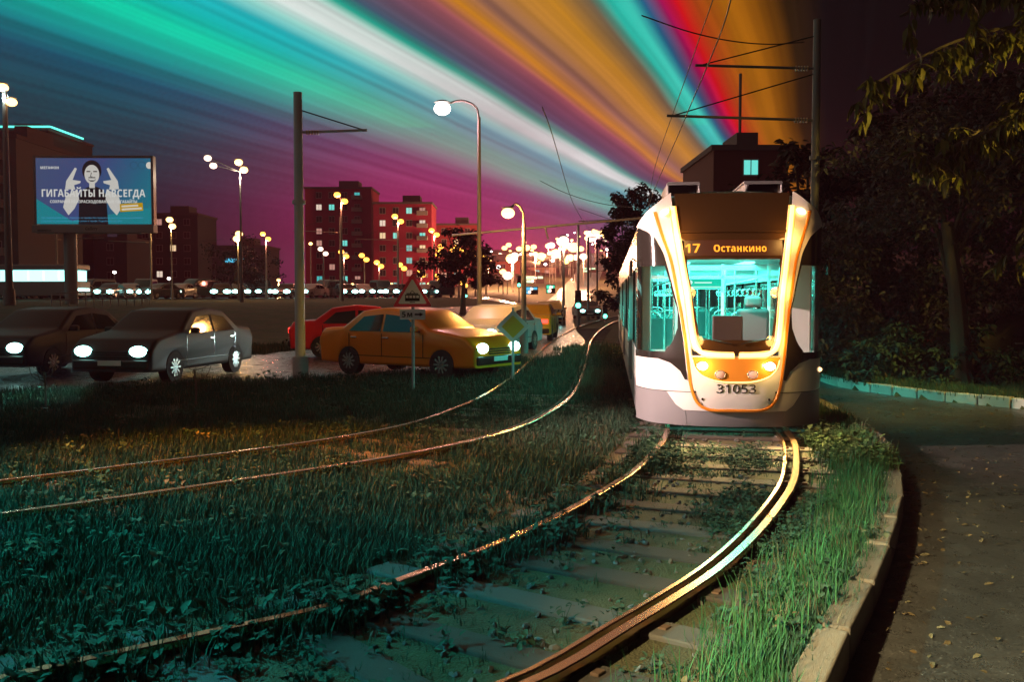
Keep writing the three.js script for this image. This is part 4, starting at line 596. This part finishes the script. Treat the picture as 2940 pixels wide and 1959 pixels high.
// ---------------------------------------------------------------- buildings
function building(name, label, x0, x1, top, d, o = {}) {
  const a = at(x0, top, d), b = at(x1, top, d), cx = (a.x + b.x) / 2, y0 = Math.min(lie(a.x, d), lie(cx, d), lie(b.x, d)) - 1, w = b.x - a.x, H = a.y - y0, dep = o.depth ?? 14;
  const t = thing(name, label, 'building', [cx, y0, -d], o.turn ?? 0);
  const wall = std(o.color ?? [0.14, 0.13, 0.13], 0.9, 0, { bumpMap: grain, bumpScale: 0.03 });
  mesh('wall', box(w, H, dep, 0, H / 2, -dep / 2), wall, t);
  const roof = mesh('roof', [box(w + 0.5, 0.5, dep + 0.5, 0, H + 0.25, -dep / 2), box(w * 0.3, 2, dep * 0.4, w * 0.12, H + 1.5, -dep / 2)], std([0.08, 0.08, 0.085], 0.9), t);
  if (o.mast) mesh('mast', rod(V(w * 0.12, H + 2, -dep / 2), V(w * 0.12, H + 9, -dep / 2), 0.15), M.pole, roof);
  const ch = o.storey ?? 3, cw = o.bay ?? 3.2, nx = Math.max(1, Math.floor((w - 0.8) / cw)), ny = Math.max(1, Math.floor((H - 1.5) / ch)), fg = box(1.5, 1.6, 0.12), pg = box(0.6, 1.34, 0.04), dark = M.darkGlass, frame = std([0.25, 0.25, 0.26], 0.7);
  const visible = Math.max(0, Math.floor((H - (at(0, 296, d).y - y0)) / ch) + 1);
  for (let j = Math.max(0, ny - (o.rows ?? visible)); j < ny; j++) for (let i = 0; i < nx; i++) {
    const r = rnd(), x = (i - (nx - 1) / 2) * cw, y = H - 1.6 - (ny - 1 - j) * ch, lit = r < (o.lit ?? 0.2);
    const wdw = mesh('window', fg, frame, t); wdw.position.set(x, y, 0.02);
    const lm = lit ? litMats[(r * 997 | 0) % litMats.length] : dark;
    for (const s of [-1, 1]) { const p = mesh('pane', pg, lm, wdw); p.position.set(s * 0.35, 0, 0.06); }
  }
  if (o.balconies) for (let j = 0; j < ny; j++) { const q = mesh('balcony', [box(2.6, 1.0, 1.1, (nx / 2 - 0.5) * cw, H - 2.2 - j * ch, 0.6)], std([0.26, 0.25, 0.25], 0.9), t); }
  if (o.trim) mesh('roof_light', [box(w + 1.4, 0.35, 0.25, 0, H + 0.8, 0.4), box(0.25, 0.35, dep * 0.7, w / 2 + 0.7, H + 0.8, -dep * 0.35)], M.ledCyan, t);
  return t;
}
const litMats = [glow([1, 0.7, 0.4], 0.9), glow([0.15, 0.85, 0.75], 0.9), glow([1, 0.8, 0.65], 0.8), glow([0.05, 0.6, 0.6], 0.8), glow([1, 0.5, 0.4], 0.5)];
building('apartment_tower', 'dark apartment tower with balconies at the left edge of the picture', -24, 20, 140, 120, { color: [0.1, 0.11, 0.11], lit: 0.2, balconies: true, depth: 18 });
building('apartment_tower', 'tall far tower with teal light lines around its roof behind the left tower', -40, 52, 133, 190, { color: [0.03, 0.06, 0.06], lit: 0.03, trim: true, depth: 20 });
building('apartment_block', 'dark block with scattered lit windows left of the billboard post', 24, 82, 222, 210, { color: [0.05, 0.08, 0.085], lit: 0.3 });
building('apartment_block', 'low dark block right of the billboard post', 95, 128, 240, 200, { color: [0.04, 0.055, 0.06], lit: 0.1 });
building('apartment_block', 'wide dark slab with few lit windows right of the billboard', 136, 199, 216, 220, { color: [0.03, 0.05, 0.055], lit: 0.2 });
building('apartment_block', 'low long block with a blue sign under the four headed lamp', 200, 266, 248, 230, { color: [0.05, 0.07, 0.09], lit: 0.08 });
// the middle distance: dark red walls carry the magenta light haze in their colour
building('apartment_block', 'tall dark red block behind the first upper row lamp', 306, 372, 190, 240, { color: [0.3, 0.02, 0.06], lit: 0.3, balconies: true });
building('apartment_block', 'broad dark red block with teal and warm lit windows', 374, 432, 205, 230, { color: [0.3, 0.02, 0.06], lit: 0.45, balconies: true });
building('apartment_block', 'dark red block behind the third upper row lamp', 434, 478, 226, 260, { color: [0.28, 0.03, 0.04], lit: 0.4 });
building('apartment_block', 'low reddish block at the foot of the hill lights', 476, 520, 262, 300, { color: [0.35, 0.1, 0.07], lit: 0.4 });
building('shop_building', 'pale lit shop building among the hill lights', 528, 556, 268, 330, { color: [0.5, 0.3, 0.22], lit: 0.8, storey: 4, depth: 20 });
building('shop_building', 'bright pale low building on the hill right of the far poles', 576, 607, 264, 420, { color: [0.55, 0.4, 0.3], lit: 0.8, storey: 4, depth: 20 });
building('apartment_tower', 'brown red tower with one teal lit window showing above the tram roof', 712, 786, 152, 90, { color: [0.09, 0.03, 0.025], lit: 0.85, depth: 16, mast: true, rows: 4 });
{ // a shop sign
  const d = 222, a = at(226, 259, d), b = at(245, 263, d), t = tag(mesh('shop_sign', rbox(b.x - a.x, a.y - b.y, 0.4, 0.1, (a.x + b.x) / 2, (a.y + b.y) / 2, -d), glow([0.05, 0.5, 0.75], 1.1)), 'glowing blue strip sign over a far low building', 'sign');
}
for (const [x0, x1, y0, y1, d, label, m] of [[525, 544, 276, 284, 260, 'wide green shop sign with a white panel among the hill lights', 0], [524, 538, 287, 295, 180, 'blue green shop sign low among the hill lights', 1], [546, 555, 285, 294, 150, 'small square green shop sign left of the line poles', 0], [582, 596, 268, 273, 300, 'long thin green shop sign on the hill right of the line poles', 0], [551, 560, 301, 307, 120, 'dim blue shop sign beside the far traffic light', 1]]) {
  const a = at(x0, y0, d), b = at(x1, y1, d), w = b.x - a.x, h = a.y - b.y, t = thing('shop_sign', label, 'sign', [(a.x + b.x) / 2, (a.y + b.y) / 2, -d]);
  mesh('board', box(w, h, 0.4), M.black, t);
  mesh('lit_panel', [rbox(w * 0.5, h * 0.4, 0.1, 0.03, -w * 0.2, h * 0.22, 0.25), rbox(w * 0.28, h * 0.3, 0.1, 0.03, w * 0.3, h * 0.25, 0.25), rbox(w * 0.36, h * 0.35, 0.1, 0.03, -w * 0.24, -h * 0.24, 0.25)], m ? glow([0.05, 0.5, 0.8], 1.2) : glow([0.02, 0.75, 0.45], 1.3), t);
  mesh('lamp', [ball(h * 0.16, w * 0.05, h * 0.2, 0.35), ball(h * 0.18, -w * 0.1, -h * 0.2, 0.35)], M.lampPink, t);
}
// ---------------------------------------------------------------- trees, shrubs, weeds, grass
function leafGeo(len, wid, fold = 0.25, bend = 0.3) {            // one leaf, folded along its rib and drooping at the tip
  const p = [], z = [0, 0.35, 0.7, 1], w = [0.05, 1, 0.75, 0], ix = [];
  z.forEach((q, k) => { const y = -bend * len * q * q; p.push(-wid / 2 * w[k], y + fold * wid * w[k] * 0.5, q * len, 0, y, q * len, wid / 2 * w[k], y + fold * wid * w[k] * 0.5, q * len); });
  for (let k = 0; k < 3; k++) { const a = k * 3; ix.push(a, a + 1, a + 3, a + 1, a + 4, a + 3, a + 1, a + 2, a + 4, a + 2, a + 5, a + 4); }
  const g = new THREE.BufferGeometry(); g.setAttribute('position', new THREE.Float32BufferAttribute(p, 3)); g.setIndex(ix); g.computeVertexNormals(); return g;
}
const leafMat = (c, r = 0.55) => { const m = new THREE.MeshPhysicalMaterial({ roughness: r, side: THREE.DoubleSide, transmission: 0.3, thickness: 0, specularIntensity: 0.25 }); m.color.setRGB(...c); return m; };
const E = new THREE.Euler(), Q = new THREE.Quaternion(), MX = new THREE.Matrix4(), SC = V(1, 1, 1), CO = new THREE.Color();
function scatter(name, geo, m, list, tint, parent) {             // list of [x, y, z, yaw, pitch, roll, scale]
  const o = new THREE.InstancedMesh(geo, m, list.length); o.name = parent === scene ? numbered(name) : name;
  list.forEach(([x, y, z, a, b, c, s], k) => { E.set(b, a, c, 'YXZ'); Q.setFromEuler(E); MX.compose(V(x, y, z), Q, Array.isArray(s) ? V(...s) : SC.set(s, s, s)); o.setMatrixAt(k, MX); const t = tint(k); CO.setRGB(t[0], t[1], t[2]); o.setColorAt(k, CO); });
  o.castShadow = o.receiveShadow = true; o.userData.kind = 'stuff'; parent.add(o); return o;
}
const smallLeaf = leafGeo(0.13, 0.06), longLeaf = leafGeo(0.24, 0.075, 0.2, 0.5), bigLeaf = leafGeo(0.26, 0.15);
const gs = () => (rnd() + rnd() + rnd() - 1.5) * 1.15;
const tintAround = (c, v) => () => { const b = 1 + rr(-v, v), h = rr(-0.15, 0.15); return [c[0] * b * (1 + h), c[1] * b, c[2] * b * (1 - h)]; };
// blobs: [x, y, z, radius] of the crown in the tree's own space
function tree(name, label, category, [x, d], blobs, count, leaf, color, o = {}) {
  const y = lie(x, d), t = thing(name, label, category, [x, y, -d], 0, o.group);
  const list = [], clumps = [];
  const total = blobs.reduce((s, b) => s + b[3] ** 2, 0);
  for (const [bx, by, bz, r] of blobs) {
    const n = Math.round(count * r * r / total), nc = Math.max(6, Math.round(n / 42));
    for (let k = 0; k < nc; k++) { const v = V(gs(), gs(), gs()).normalize().multiplyScalar(r * (0.5 + 0.55 * rnd())), c = V(bx + v.x, by + v.y * 0.9, bz + v.z); clumps.push(c); const cr = r * rr(0.13, 0.26); for (let q = 0; q < n / nc; q++) list.push([c.x + gs() * cr, Math.max(0.05, c.y + gs() * cr * 0.8), c.z + gs() * cr, rnd() * 6.28, rr(-0.4, 0.9), rr(-0.8, 0.8), rr(0.7, 1.35)]); }
  }
  scatter('crown', leaf, leafMat([1, 1, 1]), list, tintAround(color, 0.4), t);
  if (o.trunk) {
    const [r, th, lean = 0] = o.trunk, g = [tube([V(0, -0.2, 0), V(lean * 0.1, th * 0.3, 0), V(lean * 0.5, th * 0.65, 0.05), V(lean, th, 0)], r, 14, 9)], a = g[0].attributes.position;
    for (let k = 0; k < a.count; k++) { const h = clamp(a.getY(k) / th), f = 1.25 - 0.6 * h + 0.5 * Math.exp(-h * 12), cx = lean * (0.1 + 0.9 * h * h); a.setX(k, cx + (a.getX(k) - cx) * f); a.setZ(k, a.getZ(k) * f); } g[0].computeVertexNormals();
    mesh('trunk', g, M.bark, t);
    for (let k = 0; k < Math.min(o.limbs ?? 6, clumps.length); k++) { const c = clumps[(k * 7) % clumps.length], s = V(lean * 0.8, th * rr(0.6, 0.98), 0); mesh('branch', tube([s, s.clone().lerp(c, 0.4).add(V(0, 0.2, 0)), c], r * 0.26, 8, 5), M.bark, t); }
  } else for (let k = 0; k < (o.limbs ?? 7); k++) { const c = clumps[(k * 5) % clumps.length]; mesh('stem', tube([V(rr(-0.2, 0.2), -0.1, rr(-0.2, 0.2)), V(c.x * 0.4, c.y * 0.5, c.z * 0.4), c], 0.025, 8, 5), M.bark, t); }
  return t;
}
const SH = [0.1, 0.1, 0.1];
// the thicket beyond the road on the right
[[7.6, 21.6, 4.1, 'dense dark shrub directly behind the right side of the tram'], [9.1, 22.3, 4.6, 'dense dark shrub, second from the tram in the thicket'], [10.6, 20.9, 4.2, 'dense dark shrub left of the leaning trunk'], [13.0, 21.8, 4.6, 'dense dark shrub above the parked car'], [14.8, 20.4, 4.4, 'dense dark shrub at the right edge of the thicket']].forEach(([x, d, h, label], k) =>
  tree('shrub', label, 'shrub', [x, d], [[0, h * 0.35, 0, 1.25], [-0.3, h * 0.62, 0.1, 1.15], [0.35, h * 0.8, -0.1, 0.95], [0.6, h * 0.45, 0.5, 0.9], [-0.7, h * 0.28, 0.4, 0.9]], 8200, smallLeaf, SH, { limbs: 9 }));
[[8.0, 20.0, 'low teal lit bush beside the tram skirt at the kerb'], [9.4, 19.4, 'low bush right of the teal lit one above the kerb'], [7.2, 22.4, 'low bush half hidden behind the tram corner']].forEach(([x, d, label]) => tree('bush', label, 'bush', [x, d], [[0, 0.55, 0, 0.8], [0.5, 0.4, 0.2, 0.6], [-0.5, 0.35, 0.2, 0.55]], 3200, smallLeaf, [0.035, 0.075, 0.065], { limbs: 5 }));
tree('tree', 'tree with a leaning grey trunk growing behind the far kerb', 'tree', [9.0, 19.0], [[0.1, 4.6, -0.6, 1.7], [-1.2, 4.1, -0.6, 1.3], [1.5, 4.9, -0.8, 1.5], [0.6, 6.2, -0.8, 1.3]], 9000, smallLeaf, SH, { trunk: [0.17, 3.3, -0.35], limbs: 8 });
[[8.6, 28, 6.6, 'dark tree top above the thicket right of the tram'], [11.6, 27, 8.2, 'taller dark tree top standing over the thicket'], [15, 26, 9.6, 'tallest dark tree at the right edge behind the thicket']].forEach(([x, d, h, label]) => tree('tree', label, 'tree', [x, d], [[0, h - 1.6, 0, 1.5], [-1.1, h - 2.8, 0.2, 1.5], [1.2, h - 2.4, 0, 1.6], [0, h - 3.6, 0, 1.9], [-0.2, h - 0.7, 0, 0.7]], 5200, bigLeaf, [0.03, 0.035, 0.03], { trunk: [0.16, h - 3, 0.1], limbs: 5 }));
// overhanging branches in the upper right, near the camera
{
  const x0 = 10.0, d0 = 15.6, t = thing('tree', 'tree beyond the road whose drooping yellow lit boughs hang into the upper right corner', 'tree', [x0, 0, -d0]);
  mesh('trunk', tube([V(0, -0.3, 0), V(0.1, 2, 0.05), V(0, 4, 0), V(-0.2, 6.6, 0)], 0.22, 16, 10), M.bark, t);
  const boughs = [[[0, 5, 0], [-1.2, 6, 0.6], [-3.0, 5.8, 0.8], [-4.6, 5.0, 0.8]], [[0, 4.6, 0], [-1, 5.0, 0.4], [-2.3, 4.6, 0.5], [-3.5, 3.9, 0.6]], [[0, 4.4, 0], [-0.8, 5, 0.9], [-2.0, 4.6, 1.2], [-3.1, 4.2, 1.2]], [[0, 4.2, 0], [-0.9, 4.8, 0.4], [-1.7, 4.0, 0.6], [-2.0, 2.5, 0.8]], [[0, 4.2, 0], [-0.7, 4.7, 0.6], [-1.5, 4.1, 0.9], [-1.75, 2.9, 1.1]], [[0, 5.4, 0], [-0.8, 6.4, 0.8], [-2.0, 6.5, 1.4], [-3.4, 6.1, 1.6]], [[0, 5.8, 0], [-0.9, 7.0, 0.6], [-2.6, 6.9, 1.0], [-4.2, 6.0, 1.2]], [[0, 4.2, 0], [-0.4, 4.6, 0.9], [-1.0, 4.2, 1.5], [-1.3, 3.6, 1.7]], [[0, 5, 0], [-0.5, 5.6, 1], [-1.6, 5.2, 1.6], [-2.7, 4.6, 1.8]], [[0, 5, 0], [-0.5, 5.4, 1], [-1.0, 5.0, 1.6], [-1.6, 4.4, 2]], [[0, 6, 0], [-1, 7.4, 0.6], [-2.2, 7.3, 0.9], [-3.0, 6.7, 1.0]]];
  const list = [];
  for (const b of boughs) {
    const c = new THREE.CatmullRomCurve3(b.map((p) => V(...p))); mesh('bough', new THREE.TubeGeometry(c, 20, 0.022, 6), M.bark, t);
    for (let k = 0; k < 26; k++) {
      const q = c.getPoint(rr(0.25, 1)), e = q.clone().add(V(gs() * 0.45, rr(-0.6, 0.2), gs() * 0.45)); mesh('twig', tube([q, q.clone().lerp(e, 0.5).add(V(0, 0.05, 0)), e], 0.006, 4, 4), M.bark, t);
      for (let n = 0; n < 18; n++) { const p = q.clone().lerp(e, rr(0.15, 1.05)); list.push([p.x + gs() * 0.05, p.y + gs() * 0.04, p.z + gs() * 0.05, rnd() * 6.28, rr(0.1, 1.2), rr(-0.5, 0.5), rr(0.7, 1.25)]); }
    }
  }
  scatter('leaves', longLeaf, leafMat([1, 1, 1], 0.5), list, tintAround([0.085, 0.085, 0.02], 0.35), t);
}
// dark trees by the street and at the tram's left
tree('tree', 'dark tree beside the tracks just left of the tram', 'tree', [6.2, 52], [[0, 5.4, 0, 1.5], [0.3, 3.6, 0, 1.7], [-0.3, 2.2, 0, 1.4], [0.4, 7, 0, 1.1]], 4200, bigLeaf, [0.03, 0.035, 0.03], { trunk: [0.16, 3, 0.1] });
tree('tree', 'dark tree top at the crest behind the left tram window', 'tree', [9.4, 70], [[0, 6, 0, 2.2], [0.6, 8.4, 0, 1.8], [0, 3.4, 0, 2]], 4200, bigLeaf, [0.03, 0.035, 0.03], { trunk: [0.2, 4, 0.1] });
tree('tree', 'reddish dark tree between the street lamps and the hill', 'tree', [-3.2, 62], [[0, 4.2, 0, 1.7], [-1.3, 3.2, 0, 1.5], [1.2, 2.8, 0, 1.4]], 3800, bigLeaf, [0.06, 0.03, 0.025], { trunk: [0.16, 2.6, 0.1] });
tree('tree', 'dark round tree on the bank right of the billboard', 'tree', [-28.5, 98], [[0, 4, 0, 3], [2.5, 3, 0, 2.4]], 3000, bigLeaf, [0.03, 0.04, 0.035], { trunk: [0.2, 3, 0.1] });
// two saplings
for (const [px, d, label] of [[43, 15.2, 'leafless sapling with two forked twigs in the left grass'], [194, 15.6, 'leafless sapling with tangled twigs farther right in the left grass']]) {
  const [x, y, z] = ground(px, d), t = thing('sapling', label, 'sapling', [x, y, z]);
  mesh('stem', tube([V(0, -0.05, 0), V(0.02, 0.3, 0), V(-0.01, 0.62, 0)], 0.016, 10, 6), M.bark, t);
  for (let k = 0; k < 9; k++) { const h = rr(0.35, 0.62), e = V(rr(-0.26, 0.26), h + rr(0.08, 0.3), rr(-0.2, 0.2)); mesh('twig', tube([V(0, h, 0), V(e.x * 0.7, h + 0.05, e.z * 0.7), e], 0.006, 6, 4), M.bark, t); }
}
// grass: tufts of narrow blades
function tuft(n, h, spread, w) {
  const g = [];
  for (let k = 0; k < n; k++) {
    const a = rnd() * 6.28, r = rnd() * spread, bx = Math.cos(a) * r, bz = Math.sin(a) * r, hh = h * rr(0.5, 1.1), l = rr(0.15, 0.6) * hh, b = rnd() * 6.28, dx = Math.cos(b), dz = Math.sin(b), p = [];
    const q = [[0, 1], [0.55, 0.8], [1, 0]]; const ix = []; q.forEach(([t, s]) => { const y = hh * t * (1 - 0.12 * t), o = l * t * t; p.push(bx + dx * o - dz * w * s / 2, y, bz + dz * o + dx * w * s / 2, bx + dx * o + dz * w * s / 2, y, bz + dz * o - dx * w * s / 2); }); ix.push(0, 1, 2, 1, 3, 2, 2, 3, 4);
    const e = new THREE.BufferGeometry(); e.setAttribute('position', new THREE.Float32BufferAttribute(p, 3)); e.setIndex(ix); e.computeVertexNormals(); g.push(e);
  }
  return join(g);
}
function leafyTuft(n, h) { const g = []; for (let k = 0; k < n; k++) { const l = leafGeo(0.055, 0.035); l.rotateX(rr(-1.1, 0.2)); l.rotateY(rnd() * 6.28); l.translate(gs() * 0.09, rnd() * h, gs() * 0.09); g.push(l); } for (let k = 0; k < 3; k++) g.push(rod(V(gs() * 0.03, 0, gs() * 0.03), V(gs() * 0.08, h, gs() * 0.08), 0.003, 0.002, 3)); return join(g); }
{
  const grassM = new THREE.MeshPhysicalMaterial({ roughness: 0.95, side: THREE.DoubleSide, specularIntensity: 0.12 }), kinds = [tuft(9, 0.14, 0.09, 0.007), tuft(7, 0.08, 0.08, 0.007), leafyTuft(16, 0.12), tuft(9, 0.25, 0.12, 0.006)], lists = [[], [], [], []], tints = [[], [], [], []];
  const put1 = (k, x, d, s, c) => { lists[k].push([x, lie(x, d) - 0.01, -d, rnd() * 6.28, 0, 0, [s, s * rr(0.7, 1.3), s]]); const b = rr(0.65, 1.35); tints[k].push([c[0] * b * rr(0.8, 1.25), c[1] * b, c[2] * b]); };
  const G = [0.034, 0.078, 0.052], DRY = [0.1, 0.1, 0.06];
  const bad = (x, d) => inRoad(x, d) || toStreet(x, d) < 4.7;
  for (let k = 0; k < 190000; k++) {
    const d = 3.2 + 30 * Math.pow(rnd(), 1.7), x = rr(-0.66, 0.62) * (d + 1.5); if (bad(x, d) || toKerb(x, d) < 0.12) continue;
    const a = toA(x, d), b = toB(x, d), patch = fbm(x * 0.9 + 3, d * 0.9, 3), rail = d < 30 && Math.abs(a - 0.76) < 0.12 || Math.abs(b - 0.76) < 0.06; if (rail) continue;
    const inTrack = a < 1.3; if (b < 1.3 && rnd() < 0.3) continue;
    if (inTrack && rnd() > 0.03 + sstep(0.42, 0.58, patch) * 0.6) continue;
    if (!inTrack && rnd() > 0.35 + sstep(0.3, 0.55, patch) * 0.65) continue;
    const far = 1 + sstep(10, 30, d) * 1.2;
    if (inTrack) put1(rnd() < 0.3 ? 2 : 1, x, d, rr(0.5, 0.95) * far, G); else put1(rnd() < 0.015 ? 2 : rnd() < 0.6 * patch * 2 ? 0 : 1, x, d, rr(0.7, 1.25) * far, rnd() < 0.15 ? DRY : G);
  }
  for (let k = 0; k < 5200; k++) { const i = rr(30, 330) | 0, q = offsetPath([railA[i], railA[i + 1]], -1.52 + (rnd() < 0.5 ? -1 : 1) * (0.07 + Math.abs(gs()) * 0.16))[0]; if (-q.z < 3 || -q.z > 12.2 || fbm(q.x * 1.4, q.z * 1.4, 2) < 0.4) continue; put1(rnd() < 0.15 ? 2 : 0, q.x, -q.z, rr(0.9, 1.6), G); }
  // tall weeds along the kerb and before the tram's right corner
  for (let k = 0; k < 7000; k++) { const p = kerbNear[(rr(6, 210) | 0)], d = -p.z + gs() * 0.1, x = p.x - 0.14 - Math.abs(gs()) * 0.34; if (d < 3 || d > 14 || bad(x, d)) continue; put1(rnd() < 0.55 ? 3 : 0, x, d, rr(0.7, 1.2), rnd() < 0.15 ? DRY : [0.035, 0.12, 0.05]); }
  for (let k = 0; k < 1500; k++) { const d = rr(9.6, 12.0), x = 3.75 + 0.1 * (d - 10) + gs() * 0.28; if (bad(x, d) || toA(x, d) < 1.0) continue; put1(rnd() < 0.2 ? 2 : 0, x, d, rr(0.9, 1.6), [0.05, 0.085, 0.025]); }
  for (let k = 0; k < 1200; k++) { const d = rr(17, 21), x = rr(0.95, 1.9) + (d - 17) * 0.1; if (toB(x, d) < 0.95 || toA(x, d) < 1.4) continue; put1(3, x, d, rr(0.9, 1.6), DRY); }
  // the verge behind the far kerb
  for (let k = 0; k < 14000; k++) { const p = kerbFar[(rr(30, 230) | 0)], u = rnd(), x = p.x + 0.25 + u * 3 * 0.75 + gs() * 0.1, d = -p.z + u * 3 * 0.6; if (bad(x, d)) continue; put1(rnd() < 0.5 ? 0 : 1, x, d, rr(0.9, 1.5), [0.035, 0.09, 0.05]); }
  // loose stones between the sleepers, fallen leaves on the road
  const stones = [], leaves = []; for (let k = 0; k < 9000; k++) { const p = railA[(rr(20, 300) | 0)], a = rr(-2.6, 1.0), q = offsetPath([p, railA[Math.min(railA.length - 1, railA.indexOf(p) + 1)]], a)[0]; if (-q.z > 26 || inRoad(q.x, -q.z)) continue; stones.push([q.x + gs() * 0.1, rr(-0.01, 0.012), q.z + gs() * 0.1, rnd() * 6.28, rnd() * 6, rnd() * 6, [rr(0.5, 1.5), rr(0.4, 0.9), rr(0.5, 1.3)]]); }
  tag(scatter('ballast_stones', new THREE.DodecahedronGeometry(0.024, 0), std([1, 1, 1], 0.9), stones, tintAround([0.085, 0.078, 0.07], 0.5), scene), 'loose small stones lying between sleepers and rails of the near track', 'gravel');
  for (let k = 0; k < 1500; k++) { const d = rr(3.5, 18), x = kerbNearX(d) + 0.2 + 7 * Math.pow(rnd(), 1.8); if (!inRoad(x, d)) continue; leaves.push([x, ROAD_Y + 0.012, -d, rnd() * 6.28, rr(-0.3, 0.3), rr(-0.4, 0.4), rr(0.25, 0.6)]); }
  tag(scatter('fallen_leaves', smallLeaf, leafMat([1, 1, 1], 0.7), leaves, tintAround([0.12, 0.09, 0.045], 0.5), scene), 'dry fallen leaves scattered on the road asphalt', 'leaves');
  ['grass', 'short_grass', 'ground_weeds', 'tall_grass'].forEach((n, k) => tag(scatter(n, kinds[k], grassM, lists[k], (i) => tints[k][i], scene), ['green grass tufts growing on the land beside the tracks', 'short grass growing between sleepers and rails', 'small leafy weeds growing between the sleepers', 'tall wispy grass growing along the kerb'][k], 'grass'));
}
scene.fog = new THREE.FogExp2(0xe888b8, 0.00045);
renderer.render(scene, camera);
